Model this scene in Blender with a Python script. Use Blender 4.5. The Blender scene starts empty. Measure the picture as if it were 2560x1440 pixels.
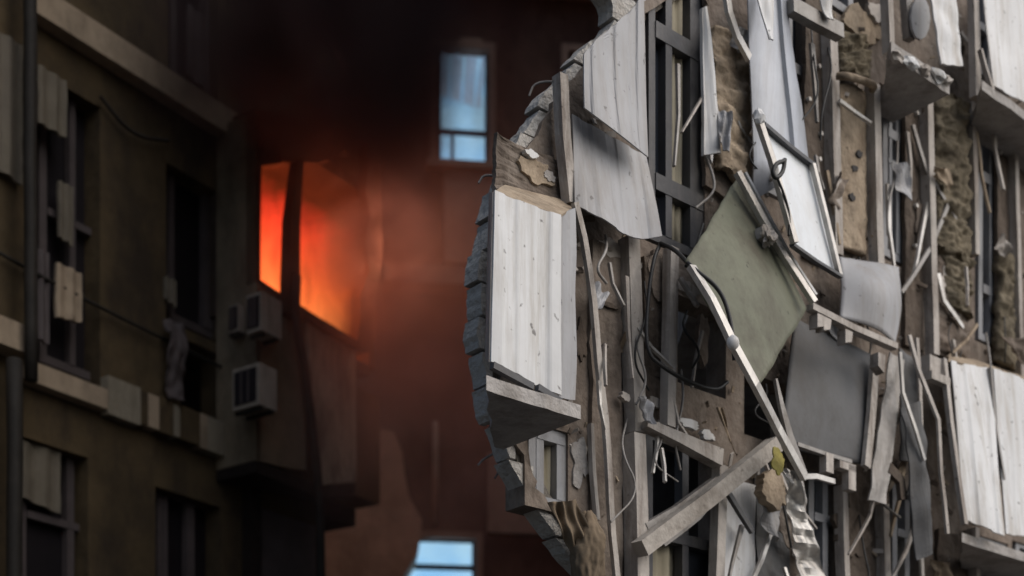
import bpy, math, random
from mathutils import Vector, noise
from mathutils.geometry import tessellate_polygon
random.seed(11)
scene = bpy.context.scene
col = scene.collection

# ------------------------------------------------------------------ camera
F, CX, HY, W, H = 3500.0, 1280.0, 2275.0, 2560.0, 1440.0      # focal length, centre and horizon in photo pixels
EYE = Vector((0, 0, 1.6))
cd = bpy.data.cameras.new('camera'); cam = bpy.data.objects.new('camera', cd); col.objects.link(cam)
cam.location = EYE; cam.rotation_euler = (math.pi/2, 0, 0)
cd.sensor_width = 36; cd.lens = 36*F/W; cd.shift_y = (HY-H/2)/W
cd.clip_start = .1; cd.clip_end = 2000
cd.dof.use_dof = True; cd.dof.focus_distance = 6.7; cd.dof.aperture_fstop = 1.1
scene.camera = cam

# ------------------------------------------------------------------ sky, sun, exposure
SUN_EL, SUN_AZ = math.radians(42), math.radians(112)           # azimuth from +Y towards +X
wd = bpy.data.worlds.new('World'); scene.world = wd; wd.use_nodes = True
nt = wd.node_tree; bg = nt.nodes['Background']
sky = nt.nodes.new('ShaderNodeTexSky'); sky.sky_type = 'NISHITA'; sky.sun_disc = False
sky.sun_elevation = SUN_EL; sky.sun_rotation = SUN_AZ; sky.air_density = 1.0; sky.dust_density = 4.0
nt.links.new(sky.outputs[0], bg.inputs[0]); bg.inputs[1].default_value = 0.085
sd = bpy.data.lights.new('sun', 'SUN'); sun = bpy.data.objects.new('sun', sd); col.objects.link(sun)
sd.energy = 2.45; sd.angle = math.radians(80); sd.color = (1, .985, .97)
sun.location = (20, -5, 30)
sdir = Vector((math.sin(SUN_AZ)*math.cos(SUN_EL), math.cos(SUN_AZ)*math.cos(SUN_EL), math.sin(SUN_EL)))
sun.rotation_euler = (-sdir).to_track_quat('-Z', 'Y').to_euler()
vs = scene.view_settings
vs.view_transform = 'Standard'; vs.look = 'None'; vs.exposure = 0; vs.gamma = 1; vs.use_curve_mapping = False
cy = scene.cycles
cy.use_denoising = True; cy.max_bounces = 6; cy.volume_bounces = 1; cy.volume_max_steps = 128; cy.volume_step_rate = 2.0
cy.sample_clamp_indirect = 6

# ------------------------------------------------------------------ materials
MATS = {}
def srgb(*c): return tuple((v/255/12.92 if v/255 < .04045 else ((v/255+.055)/1.055)**2.4) for v in c)
def M(name, c, var=.25, rough=.8, metal=0.0, scale=5, bump=.25, dirt=None, dirt_amt=.5, dirt_scale=(5, 5, .9), speck=0):
    m = bpy.data.materials.new(name); m.use_nodes = True; t = m.node_tree; N, L = t.nodes, t.links
    b = N['Principled BSDF']; b.inputs['Roughness'].default_value = rough; b.inputs['Metallic'].default_value = metal
    b.inputs['Specular IOR Level'].default_value = .3
    tc = N.new('ShaderNodeTexCoord'); oi = N.new('ShaderNodeObjectInfo')
    ad = N.new('ShaderNodeVectorMath'); ad.operation = 'MULTIPLY_ADD'
    ad.inputs[1].default_value = (1, 1, 1)
    sc_ = N.new('ShaderNodeVectorMath'); sc_.operation = 'SCALE'; sc_.inputs['Scale'].default_value = 17
    cb = N.new('ShaderNodeCombineXYZ')
    for i in range(3): L.new(oi.outputs['Random'], cb.inputs[i])
    L.new(cb.outputs[0], sc_.inputs[0]); L.new(tc.outputs['Object'], ad.inputs[0]); L.new(sc_.outputs[0], ad.inputs[2])
    n1 = N.new('ShaderNodeTexNoise'); n1.inputs['Scale'].default_value = scale; n1.inputs['Detail'].default_value = 6
    n1.inputs['Roughness'].default_value = .65; L.new(ad.outputs[0], n1.inputs['Vector'])
    r1 = N.new('ShaderNodeValToRGB'); r1.color_ramp.elements[0].position = .3; r1.color_ramp.elements[1].position = .72
    r1.color_ramp.elements[0].color = tuple(v*(1-var) for v in c)+(1,)
    r1.color_ramp.elements[1].color = tuple(min(1, v*(1+var)) for v in c)+(1,)
    L.new(n1.outputs['Fac'], r1.inputs[0]); out = r1.outputs[0]
    if dirt:
        mp = N.new('ShaderNodeMapping'); mp.inputs['Scale'].default_value = dirt_scale; L.new(ad.outputs[0], mp.inputs[0])
        n2 = N.new('ShaderNodeTexNoise'); n2.inputs['Scale'].default_value = 1.4; n2.inputs['Detail'].default_value = 8
        n2.inputs['Roughness'].default_value = .7; L.new(mp.outputs[0], n2.inputs['Vector'])
        r2 = N.new('ShaderNodeValToRGB'); r2.color_ramp.elements[0].position = .46; r2.color_ramp.elements[1].position = .66
        r2.color_ramp.elements[0].color = (0, 0, 0, 1); r2.color_ramp.elements[1].color = (dirt_amt,)*3+(1,)
        L.new(n2.outputs['Fac'], r2.inputs[0])
        mx = N.new('ShaderNodeMix'); mx.data_type = 'RGBA'; L.new(r2.outputs[0], mx.inputs['Factor'])
        L.new(out, mx.inputs[6]); mx.inputs[7].default_value = tuple(dirt)+(1,); out = mx.outputs[2]
    if speck:
        n4 = N.new('ShaderNodeTexNoise'); n4.inputs['Scale'].default_value = 22; n4.inputs['Detail'].default_value = 4
        L.new(ad.outputs[0], n4.inputs['Vector'])
        r4 = N.new('ShaderNodeValToRGB'); r4.color_ramp.elements[0].position = .66; r4.color_ramp.elements[1].position = .72
        r4.color_ramp.elements[0].color = (0, 0, 0, 1); r4.color_ramp.elements[1].color = (speck,)*3+(1,)
        L.new(n4.outputs['Fac'], r4.inputs[0])
        m2 = N.new('ShaderNodeMix'); m2.data_type = 'RGBA'; L.new(r4.outputs[0], m2.inputs['Factor'])
        L.new(out, m2.inputs[6]); m2.inputs[7].default_value = (.035, .028, .022, 1); out = m2.outputs[2]
    L.new(out, b.inputs['Base Color'])
    if bump:
        n3 = N.new('ShaderNodeTexNoise'); n3.inputs['Scale'].default_value = scale*5; n3.inputs['Detail'].default_value = 5
        L.new(ad.outputs[0], n3.inputs['Vector'])
        bp = N.new('ShaderNodeBump'); bp.inputs['Strength'].default_value = bump; bp.inputs['Distance'].default_value = .03
        L.new(n3.outputs['Fac'], bp.inputs['Height']); L.new(bp.outputs[0], b.inputs['Normal'])
    MATS[name] = m
    return m
def emis(name, c, s, c2=None):
    m = bpy.data.materials.new(name); m.use_nodes = True; t = m.node_tree; N, L = t.nodes, t.links
    N.remove(N['Principled BSDF']); e = N.new('ShaderNodeEmission'); e.inputs[1].default_value = s
    tc = N.new('ShaderNodeTexCoord'); n = N.new('ShaderNodeTexNoise'); n.inputs['Scale'].default_value = 1.3
    L.new(tc.outputs['Object'], n.inputs['Vector']); r = N.new('ShaderNodeValToRGB')
    r.color_ramp.elements[0].position = .35; r.color_ramp.elements[1].position = .65
    r.color_ramp.elements[0].color = tuple(c)+(1,); r.color_ramp.elements[1].color = tuple(c2 or c)+(1,)
    L.new(n.outputs['Fac'], r.inputs[0]); L.new(r.outputs[0], e.inputs[0]); L.new(e.outputs[0], N['Material Output'].inputs[0])
    MATS[name] = m
    return m

BROWN_DIRT = (.075, .055, .04)
# damaged building
M('render_brown', (.15, .12, .098), .45, .95, 0, 3, .7, (.30, .26, .22), .55, (4, 4, 2.2))
M('pier_brown', (.085, .066, .052), .35, .95, 0, 4, .6, (.17, .14, .115), .5, (4, 4, 2))
M('broken_concrete', (.30, .275, .25), .4, .95, 0, 9, .9, (.12, .10, .085), .7, (4, 4, 4))
M('pale_trim', (.43, .395, .36), .18, .75, 0, 5, .25, (.14, .11, .09), .75, (7, 7, 1.0), .5)
M('white_sheet', (.60, .605, .61), .13, .5, 0, 1.4, .12, (.36, .33, .29), .85, (6, 6, .55), .7)
M('bright_panel', (.68, .71, .74), .06, .4, 0, 3, .08, (.5, .49, .47), .5, (3, 3, 1.5), .5)
M('grey_sheet', (.335, .337, .35), .14, .5, 0, 1.4, .12, (.25, .232, .215), .8, (6, 6, .5), .6)
M('blue_grey_sheet', (.34, .36, .40), .15, .35, .25, 2, .08, (.22, .22, .22), .6, (5, 5, .6))
M('dull_grey_sheet', (.088, .089, .092), .3, .6, 0, 2, .12, (.055, .05, .045), .7, (3, 3, 1.5), .3)
M('olive_sheet', (.135, .14, .10), .25, .7, 0, 1.6, .2, (.075, .066, .048), .85, (2.2, 2.2, 1.5), .7)
M('slab_concrete', (.36, .34, .325), .2, .9, 0, 5, .5, (.17, .15, .13), .7, (4, 4, 3))
M('insulation_tan', (.33, .265, .195), .3, .95, 0, 5, .5, (.15, .11, .075), .8, (5, 5, 2.4), .6)
M('insulation_moss', (.13, .108, .075), .55, 1, 0, 5, .6, (.24, .205, .15), .7, (4, 4, 3))
M('frame_grey', (.24, .245, .26), .15, .5, 0, 6, .1, (.13, .12, .11), .6)
M('dark_frame', (.055, .056, .062), .2, .5, 0, 6, .1, (.12, .11, .10), .5)
M('curtain_tan', (.40, .36, .27), .15, .9, 0, 2, .2, (.25, .22, .17), .6, (12, 12, .5))
M('metal_pale', (.52, .50, .47), .15, .4, .35, 6, .1, (.2, .17, .15), .6, (6, 6, 2))
M('metal_grey', (.27, .255, .24), .2, .5, .2, 6, .15, (.13, .11, .09), .7, (6, 6, 1.5))
M('cable_black', (.02, .02, .02), .2, .5, 0, 6, 0)
M('yellow_scrap', (.30, .26, .07), .2, .7, 0, 8, .2)
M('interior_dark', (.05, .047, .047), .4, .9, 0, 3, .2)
M('wood_beam', (.42, .385, .345), .2, .85, 0, 5, .3, (.17, .145, .12), .7, (3, 3, 3), .4)
M('cloth_tan', (.17, .13, .09), .3, .95, 0, 3, .25, (.12, .09, .06), .6, (5, 5, 3))
# burning building
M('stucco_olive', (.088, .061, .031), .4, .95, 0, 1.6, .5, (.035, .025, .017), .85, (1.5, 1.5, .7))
M('band_stone', (.37, .285, .20), .12, .9, 0, 3, .3, (.17, .13, .09), .7, (2, 2, 1))
M('stone_pale', (.25, .215, .16), .15, .9, 0, 4, .3, (.11, .09, .06), .6)
M('shutter_pale', (.155, .13, .095), .15, .8, 0, 5, .2, (.12, .1, .08), .6)
M('night_frame', (.085, .068, .066), .2, .7, 0, 5, .1)
M('pipe_dark', (.022, .018, .014), .3, .7, 0, 6, .2)
M('parapet_sheet', (.46, .43, .33), .2, .7, 0, 2.5, .2, (.085, .07, .05), .8, (2.5, 2.5, 1))
M('charred', (.02, .013, .01), .5, .95, 0, 4, .6)
M('scorched', (.065, .045, .035), .4, .95, 0, 4, .4, (.04, .028, .02), .7)
M('ac_case', (.34, .29, .24), .12, .6, 0, 5, .1, (.16, .13, .1), .6)
M('bay_render', (.21, .165, .11), .3, .95, 0, 2, .4, (.08, .06, .04), .7, (2, 2, 1))
M('ac_grille', (.014, .011, .014), .2, .6, 0, 5, .1)
M('far_wall', (.20, .115, .085), .3, .95, 0, 1.2, .5, (.10, .06, .045), .8, (1.2, 1.2, .6))
M('stub_glow_plaster', (.62, .43, .31), .25, .95, 0, 1.5, .4, (.3, .2, .14), .6, (1.5, 1.5, 1))  # fire's glow on the wall stub put into a paler plaster colour
M('far_trim', (.42, .29, .22), .2, .9, 0, 3, .3)
M('far_frame', (.03, .04, .055), .2, .6, 0, 5, 0)
M('asphalt', (.05, .05, .05), .25, .95, 0, 8, .4)
emis('lit_pane', srgb(118, 165, 202), 1.6, srgb(150, 185, 205))
emis('lit_curtain', srgb(150, 165, 185), 1.2, srgb(120, 150, 180))

# ------------------------------------------------------------------ geometry helpers
class Plane:                                    # an upright facade: origin on the ground, direction along it, outward normal
    def __init__(s, px, depth, vpx):
        s.t = Vector(((vpx-CX)/F, 1, 0)).normalized() if vpx else Vector((1, 0, 0))
        s.n = Vector((s.t.y, -s.t.x, 0))
        s.o = Vector(((px-CX)/F*depth, depth, 0))
    def P(s, x, y, off=0):                      # where the sight line through a photo pixel meets the facade (+ off metres out)
        d = Vector(((x-CX)/F, 1, (HY-y)/F)); k = (off + s.n.dot(s.o-EYE)) / s.n.dot(d)
        return EYE + d*k
    def uv(s, p): return ((p-s.o).dot(s.t), p.z)
    def at(s, u, v, off=0): return s.o + s.t*u + s.n*off + Vector((0, 0, v))
    def m(s, px, x, off=0): return px*s.P(x, 700, off).y/F       # pixels to metres at column x
RB = Plane(1200, 6.8, 5400)       # damaged building
LB = Plane(300, 11.9, 3640)       # burning building
FB = Plane(1100, 21.0, 30000)     # building across the court

def wloc(o):
    v = Vector((0, 0, 0))
    while o: v = v + o.location; o = o.parent
    return v
def mk(name, verts, faces, mat, parent=None, smooth=False):
    lo = [min(v[i] for v in verts) for i in range(3)]; hi = [max(v[i] for v in verts) for i in range(3)]
    base = Vector(((lo[0]+hi[0])/2, (lo[1]+hi[1])/2, lo[2]))
    me = bpy.data.meshes.new(name); me.from_pydata([tuple(Vector(v)-base) for v in verts], [], faces); me.update()
    import bmesh
    bm = bmesh.new(); bm.from_mesh(me); bmesh.ops.recalc_face_normals(bm, faces=bm.faces); bm.to_mesh(me); bm.free()
    if smooth:
        for p in me.polygons: p.use_smooth = True
    me.materials.append(MATS[mat]); o = bpy.data.objects.new(name, me); col.objects.link(o)
    if parent: o.parent = parent; o.location = base - wloc(parent)
    else: o.location = base
    return o
def tag(o, label=None, cat=None, group=None, kind=None):
    if label: o['label'] = label
    if cat: o['category'] = cat
    if group: o['group'] = group
    if kind: o['kind'] = kind
    return o
def empty(name, loc, label, cat, group=None):
    o = bpy.data.objects.new(name, None); col.objects.link(o); o.location = loc; o.empty_display_size = .2
    return tag(o, label, cat, group)
def part(o, label): o['label'] = label; return o

def solid(outer, depth, holes=()):              # 3-D outline (+holes) extruded by the vector depth
    loops = [list(outer)] + [list(h) for h in holes]
    pts = [p for l in loops for p in l]; n = len(pts)
    tris = tessellate_polygon(loops)
    verts = pts + [p+depth for p in pts]; faces = []
    for t in tris: faces.append(tuple(t)); faces.append(tuple(i+n for i in reversed(t)))
    s = 0
    for l in loops:
        k = len(l)
        for i in range(k): a, b = s+i, s+(i+1) % k; faces.append((a, b, b+n, a+n))
        s += k
    return verts, faces
def poly(pl, px, off, thick):                   # pixel outline on a facade, thick metres back
    return solid([pl.P(x, y, off) for x, y in px], -pl.n*thick)
def rect(pl, x0, x1, yt, yb, off=0):            # facade-aligned rectangle: heights read at x0
    a, b = pl.P(x0, yt, off), pl.P(x0, yb, off); c = pl.P(x1, 700, off)
    u0, u1 = pl.uv(a)[0], pl.uv(c)[0]
    return [pl.at(u0, a.z, off), pl.at(u1, a.z, off), pl.at(u1, b.z, off), pl.at(u0, b.z, off)]
def box(pl, x0, x1, yt, yb, off, thick): return solid(rect(pl, x0, x1, yt, yb, off), -pl.n*thick)
def merge(*vf):
    V, Fc = [], []
    for v, f in vf:
        k = len(V); V += v; Fc += [tuple(i+k for i in q) for q in f]
    return V, Fc
def bar(pts, w, d, nrm, ws=None):               # rectangular section along a polyline
    V, Fc = [], []; n = len(pts)
    for i, p in enumerate(pts):
        tan = (pts[min(i+1, n-1)]-pts[max(i-1, 0)]).normalized(); side = tan.cross(nrm).normalized(); up = side.cross(tan).normalized()
        ww = (ws[i] if ws else w)/2
        V += [p+side*ww+up*d/2, p-side*ww+up*d/2, p-side*ww-up*d/2, p+side*ww-up*d/2]
    for i in range(n-1):
        a, b = 4*i, 4*i+4
        for k in range(4): Fc.append((a+k, a+(k+1) % 4, b+(k+1) % 4, b+k))
    Fc += [(0, 1, 2, 3), (4*n-4, 4*n-3, 4*n-2, 4*n-1)]
    return V, Fc
def resample(pts, step, wob=0, seed=0):
    out = []
    for a, b in zip(pts[:-1], pts[1:]):
        k = max(1, int((b-a).length/step))
        for i in range(k): out.append(a.lerp(b, i/k))
    out.append(pts[-1])
    if wob: out = [p + Vector(noise.noise_vector(p*2.1+Vector((seed, 0, 0))))*wob for p in out]
    return out
def smoothline(pts, it=2):
    for _ in range(it):
        q = [pts[0]]
        for a, b in zip(pts[:-1], pts[1:]): q += [a.lerp(b, .25), a.lerp(b, .75)]
        pts = q+[pts[-1]]
    return pts
def tube(pts, r, seg=8):
    V, Fc = [], []; n = len(pts)
    rr = r if isinstance(r, (list, tuple)) else [r]*n
    ref = Vector((.31, .9, .27))
    for i, p in enumerate(pts):
        tan = (pts[min(i+1, n-1)]-pts[max(i-1, 0)]).normalized(); a = tan.cross(ref).normalized(); b = tan.cross(a)
        for k in range(seg): V.append(p + (a*math.cos(k*2*math.pi/seg) + b*math.sin(k*2*math.pi/seg))*rr[i])
    for i in range(n-1):
        for k in range(seg): Fc.append((i*seg+k, i*seg+(k+1) % seg, (i+1)*seg+(k+1) % seg, (i+1)*seg+k))
    Fc += [tuple(range(seg)), tuple(range((n-1)*seg, n*seg))]
    return V, Fc
def sheet(c, nu, nv, disp=lambda s, t: 0, thick=.012, rag=0, seed=0, curve=None):   # c: TL TR BR BL; warped plate
    fn = c if callable(c) else None
    if fn: c = [fn(0, 0), fn(1, 0), fn(1, 1), fn(0, 1)]
    tl, tr, br, bl = c; nrm = (tr-tl).cross(bl-tl).normalized()
    if fn: nrm = RB.n.copy()
    if nrm.y > 0: nrm = -nrm
    V = []; hz, vt = (tr-tl).normalized(), (bl-tl).normalized()
    if fn: hz, vt = RB.t.copy(), Vector((0, 0, -1))
    for j in range(nv+1):
        t = j/nv
        for i in range(nu+1):
            s = i/nu
            p = (tl*(1-s)+tr*s)*(1-t) + (bl*(1-s)+br*s)*t
            if fn: p = fn(s, t)
            p = p + nrm*disp(s, t)
            if curve: a, b = curve(s, t); p = p + hz*a + vt*b
            if rag and (i in (0, nu) or j in (0, nv)):
                q = noise.noise_vector(p*9+Vector((seed*3.1, 0, 0))); p = p + (hz*q.x + vt*q.y)*rag
            V.append(p)
    n = len(V); V += [p-nrm*thick for p in V]; Fc = []; w = nu+1
    for j in range(nv):
        for i in range(nu):
            a = j*w+i; Fc.append((a, a+1, a+w+1, a+w)); Fc.append((a+n, a+w+n, a+w+1+n, a+1+n))
    rim = [i for i in range(w)] + [j*w+nu for j in range(1, nv+1)] + [nv*w+i for i in range(nu-1, -1, -1)] + [j*w for j in range(nv-1, 0, -1)]
    for a, b in zip(rim, rim[1:]+rim[:1]): Fc.append((a, b, b+n, a+n))
    return V, Fc
def q4(pl, pts):
    if callable(pts): return pts
    return [pl.P(x, y, o) for x, y, o in pts]
def nz(s, t, k=2.0, sd=0): return noise.noise(Vector((s*k+sd*7.3, t*k+sd*1.7, sd)))
def ribs(n, a): return lambda s: a*max(0, min(1, (abs(((s*n) % 1)-.5)*2-.25)*5))
def blob(center, rx, rz, ry, nrm, t, k=7, amp=.35, seed=0, sub=2):       # a lumpy chunk
    import bmesh
    bm = bmesh.new(); bmesh.ops.create_icosphere(bm, subdivisions=sub, radius=1)
    V = []; up = Vector((0, 0, 1))
    for v in bm.verts:
        d = 1+amp*noise.noise(v.co*1.6+Vector((seed*5.3, 0, 0))) + amp*.6*noise.noise(v.co*4+Vector((0, seed*3.3, 0)))
        V.append(center + (t*v.co.x*rx + up*v.co.z*rz + nrm*v.co.y*ry)*d)
    Fc = [tuple(x.index for x in f.verts) for f in bm.faces]; bm.free()
    return V, Fc

# ------------------------------------------------------------------ ground
S = 400
tag(mk('ground', [Vector((-S, -S, 0)), Vector((S, -S, 0)), Vector((S, S, 0)), Vector((-S, S, 0))], [(0, 1, 2, 3)], 'asphalt'), 'dark asphalt of the courtyard between the buildings', None, None, 'structure')

# ================================================================== DAMAGED BUILDING (daylit)
pl = RB
dam = empty('damaged_building', pl.at(8, 0, 0), 'blast damaged apartment building with torn cladding and broken brown facade', 'building')
ACX, ACY, AR = 2133, 770, 934
def arc(r, off, jit, seed):
    out = []
    n = 90
    for i in range(n+1):
        y = 1470 - 1500*i/n
        x = ACX - math.sqrt(max(0, r*r-(y-ACY)**2)) + jit*noise.noise(Vector((y*.02, seed, 0))) + jit*.8*noise.noise(Vector((y*.07, seed+4, 0)))
        out.append(pl.P(x, y, off))
    return out                                                     # bottom to top
TOPV, RIGHTU = 27, 27
def outline(r, off, jit, seed):
    a = arc(r, off, jit, seed); u0, u1 = pl.uv(a[0])[0], pl.uv(a[-1])[0]
    return a + [pl.at(u1+.05, TOPV, off), pl.at(RIGHTU, TOPV, off), pl.at(RIGHTU, 0, off), pl.at(u0, 0, off)]
OPEN = [  # openings: x0 x1 ytop ybottom at x0
    (1612, 1762, -330, 600), (1882, 2012, -330, 470), (2198, 2262, 205, 640), (2437, 2493, 300, 850),
    (1312, 1420, 1050, 1262), (1606, 1795, 1075, 1660), (1694, 1815, 735, 955), (1860, 1975, 925, 1085),
    (2012, 2092, 1170, 1560), (2222, 2300, 1200, 1640), (2440, 2520, 1335, 1760), (2060, 2170, -330, 10), (2425, 2520, -250, 175),
    (2530, 2640, 1350, 1800), (2700, 2790, 300, 850), (2700, 2790, -600, -60), (2900, 2990, 300, 850), (2900, 2990, 1300, 1800), (2900, 2990, -600, 0)]
verts, faces = solid(outline(AR-30, 0, 22, 1), -pl.n*.15, [rect(pl, *o) for o in OPEN])
wall = mk('wall', verts, faces, 'render_brown', dam)
verts, faces = solid(outline(AR-48, -1.7, 12, 3), -pl.n*.2)
M('inner_plaster', (.15, .14, .135), .35, .95, 0, 3, .3, (.06, .055, .05), .7, (2, 2, 1.2))
part(mk('inner_wall', verts, faces, 'inner_plaster', dam), 'dark inner wall seen through the openings')
M('pale_block', (.46, .445, .42), .22, .95, 0, 7, .8, (.26, .23, .20), .7, (5, 5, 5))
M('mortar', (.16, .145, .125), .25, .95, 0, 9, .5)
def arcx(y, r=AR): return ACX - math.sqrt(max(0, r*r-(y-ACY)**2))
z0, z1 = pl.P(1490, 1440).z, pl.P(1600, 0).z
nz_ = int((z1-z0)/.17)+1
for i in range(nz_):                                       # blocks bared where the wall broke off, one course each
    za, zb = z0+(z1-z0)*i/nz_, z0+(z1-z0)*(i+1)/nz_
    def yat(z): 
        y = 700.0
        for _ in range(12): q = pl.P(arcx(y), y); y = HY-(z-EYE.z)*F/q.y
        return y
    edge = []
    for k in range(6):
        z = za+.008+(zb-za-.016)*k/5; y = yat(z)
        if y < -8 or y > 1448: continue
        x = arcx(y)+7*noise.noise(Vector((z*9, 2, 1)))+5*noise.noise(Vector((z*31, 5, 1)))+(8 if i % 2 else 0)
        edge.append((pl.uv(pl.P(x, y))[0], z))
    if len(edge) < 3: continue
    ur = max(u for u, z in edge)+(random.uniform(.14, .2) if za > pl.P(1300, 980).z else .035)
    o1 = random.uniform(-.03, -.012)
    mk('block', *solid([pl.at(u, z, o1) for u, z in edge]+[pl.at(ur, edge[-1][1], o1), pl.at(ur, edge[0][1], o1)], -pl.n*(.13+o1)), 'pale_block', wall)
ed = arc(AR-12, -.035, 8, 6); ed2 = arc(AR-45, -.035, 4, 8); V, Fc = solid(ed+ed2[::-1], -pl.n*.075); mk('mortar', V, Fc, 'mortar', wall)
# floor slabs behind the wall
for vv in (3.05, 5.3, 8.2, 11.1, 14, 16.9, 19.8, 22.7, 25.6):
    a = pl.P(ACX-AR+260, 700, -.15)
    u = pl.uv(a)[0]+.9
    mk('floor_slab', *solid([pl.at(u, vv, -.2), pl.at(RIGHTU-.1, vv, -.2), pl.at(RIGHTU-.1, vv, -1.69), pl.at(u+1.2, vv, -1.69)], Vector((0, 0, -.22))), 'slab_concrete', dam)
part(mk('roof', *solid([pl.at(1.2, TOPV+.01, .1), pl.at(RIGHTU, TOPV+.01, .1), pl.at(RIGHTU, TOPV+.01, -1.9), pl.at(2.2, TOPV+.01, -1.9)], Vector((0, 0, .25))), 'slab_concrete', dam), 'flat concrete roof')
# bent reinforcing rods sticking out of the broken wall end
for i, y in enumerate((118, 205, 330, 452, 1110, 1195, 1290, 1350)):
    x = ACX-math.sqrt((AR-8)**2-(y-ACY)**2); p = pl.P(x+15, y, -.07)
    q = p + Vector((-random.uniform(.05, .16), random.uniform(-.05, .05), random.uniform(-.06, .05)))
    q2 = q + Vector((-.03, .0, -random.uniform(.02, .1)))
    mk('reinforcing_rod', *tube(smoothline([p, q, q2]), .006, 6), 'metal_grey', dam)

def window(o, verticals=(), transoms=(), mat='frame_grey', fw=.05, panes=()):
    x0, x1, yt, yb = o; r = rect(pl, *o, off=-.045)
    parts = []
    cs = r
    def seg(a, b, w): parts.append(bar([a, b], w, .06, pl.n))
    ins = fw/2
    T, Z = pl.t*ins, Vector((0, 0, ins))
    seg(cs[0]+T+Z*0, cs[3]+T, fw); seg(cs[1]-T, cs[2]-T, fw)
    seg(cs[0]-Z+T*2, cs[1]-Z-T*2, fw); seg(cs[3]+Z+T*2, cs[2]+Z-T*2, fw)
    u0, u1 = pl.uv(r[0])[0], pl.uv(r[1])[0]
    for f, w in verticals:
        u = u0+(u1-u0)*f; seg(pl.at(u, cs[0].z-fw, -.042), pl.at(u, cs[3].z+fw, -.042), w)
    for y, w in transoms:
        z = pl.P(x0, y, -.05).z; seg(pl.at(u0+fw, z, -.038), pl.at(u1-fw, z, -.038), w)
    win = mk('window', *merge(*parts), mat, dam)
    for f0, f1, y0, y1, m_, off in panes:
        za, zb = pl.P(x0, y0, off).z, pl.P(x0, y1, off).z
        a, b = u0+(u1-u0)*f0, u0+(u1-u0)*f1
        nm = 'curtain' if 'curtain' in m_ else 'pane'
        V, Fc = sheet([pl.at(a, za, off), pl.at(b, za, off), pl.at(b, zb, off), pl.at(a, zb, off)], 10, 6,
                      (lambda s, t: .02*math.sin(s*19+1.5*nz(s, t))) if nm == 'curtain' else (lambda s, t: 0), .006)
        mk(nm, V, Fc, m_, win, nm == 'curtain')
    return win
g = bpy.data.materials.new('window_glass'); g.use_nodes = True
gb = g.node_tree.nodes['Principled BSDF']; gb.inputs['Base Color'].default_value = (.035, .04, .05, 1); gb.inputs['Roughness'].default_value = .12
gn = g.node_tree.nodes.new('ShaderNodeTexNoise'); gn.inputs['Scale'].default_value = 3
gp = g.node_tree.nodes.new('ShaderNodeBump'); gp.inputs['Strength'].default_value = .05
g.node_tree.links.new(gn.outputs[0], gp.inputs['Height']); g.node_tree.links.new(gp.outputs[0], gb.inputs['Normal'])
MATS['window_glass'] = g
M('night_glass', (.012, .009, .011), .2, .55, 0, 3, .05)
window(OPEN[0], [(.32, .05), (.80, .12)], [(72, .09), (452, .09)], 'dark_frame', .05,
       [(.36, .70, -320, 590, 'curtain_tan', -.07), (.02, .30, 90, 440, 'window_glass', -.07)])
window(OPEN[1], [(.62, .05)], [(120, .06)], 'frame_grey', .05, [(.64, .98, -300, 460, 'window_glass', -.07)])
window(OPEN[2], [(.62, .07), (.28, .03)], [(330, .06), (400, .03)], 'frame_grey', .05, [(.03, .6, 410, 630, 'window_glass', -.07)])
window(OPEN[3], [(.55, .05)], [(440, .07), (720, .06)], 'frame_grey', .05, [(.03, .5, 450, 850, 'window_glass', -.07)])
window(OPEN[4], [(.25, .05), (.72, .05)], [(1085, .04)], 'frame_grey', .055, [(.28, .69, 1095, 1255, 'curtain_tan', -.07)])
window(OPEN[5], [(.5, .05)], [(1330, .06)], 'dark_frame', .05, [(.03, .48, 1345, 1640, 'curtain_tan', -.09), (.55, .95, 1345, 1640, 'window_glass', -.07)])
window(OPEN[8], [(.5, .05)], [(1290, .05)], 'frame_grey', .05, [(.03, .97, 1300, 1550, 'window_glass', -.07)])
window(OPEN[9], [(.45, .05)], [(1330, .05)], 'frame_grey', .05, [(.03, .42, 1340, 1620, 'curtain_tan', -.08)])
window(OPEN[10], [(.5, .06)], [(1420, .05)], 'frame_grey', .05, [(.55, .95, 1430, 1750, 'curtain_tan', -.08)])
window(OPEN[11], [(.5, .05)], [], 'frame_grey', .05, [])
window(OPEN[12], [(.4, .05)], [(60, .05)], 'frame_grey', .05, [(.03, .38, -240, 170, 'window_glass', -.07)])
for o in OPEN[13:]: window(o, [(.5, .05)], [], 'frame_grey', .05, [(.03, .97, o[2]+10, o[3]-10, 'window_glass', -.07)])

# pilasters, piers and trim fixed to the wall
def strip(name, pts, wpx, depth, mat, parent=None, wob=.006, seed=0, ws=None, pl=RB):
    P3 = resample([pl.P(x, y, o) for x, y, o in pts], .12, wob, seed)
    w = pl.m(wpx, pts[0][0])
    wl = None
    if ws: n = len(P3); wl = [w*(ws[0]+(ws[1]-ws[0])*i/(n-1)) for i in range(n)]
    return mk(name, *bar(P3, w, depth, pl.n, wl), mat, parent)
def pier(x0, x1, yt, yb, mat, off=.03, rag=.012, seed=0, name='pier'):
    c = rect(pl, x0, x1, yt, yb, off)
    V, Fc = sheet(c, 10, 26, lambda s, t: .012*nz(s, t*3, 4, seed), .028, rag, seed)
    return mk(name, V, Fc, mat, dam)
pier(1764, 1880, -300, 470, 'render_brown', .03, .03, 1)
pier(2014, 2066, -150, 640, 'pier_brown', .035, .012, 2)
pier(2264, 2308, 160, 860, 'pier_brown', .035, .012, 3)
pier(2494, 2530, 300, 950, 'pier_brown', .035, .012, 4)
pier(1480, 1556, 600, 1430, 'render_brown', .03, .02, 5)
pier(1612, 1664, 640, 1060, 'pier_brown', .03, .02, 6)
pier(1240, 1395, 330, 470, 'render_brown', .03, .03, 7)
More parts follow.
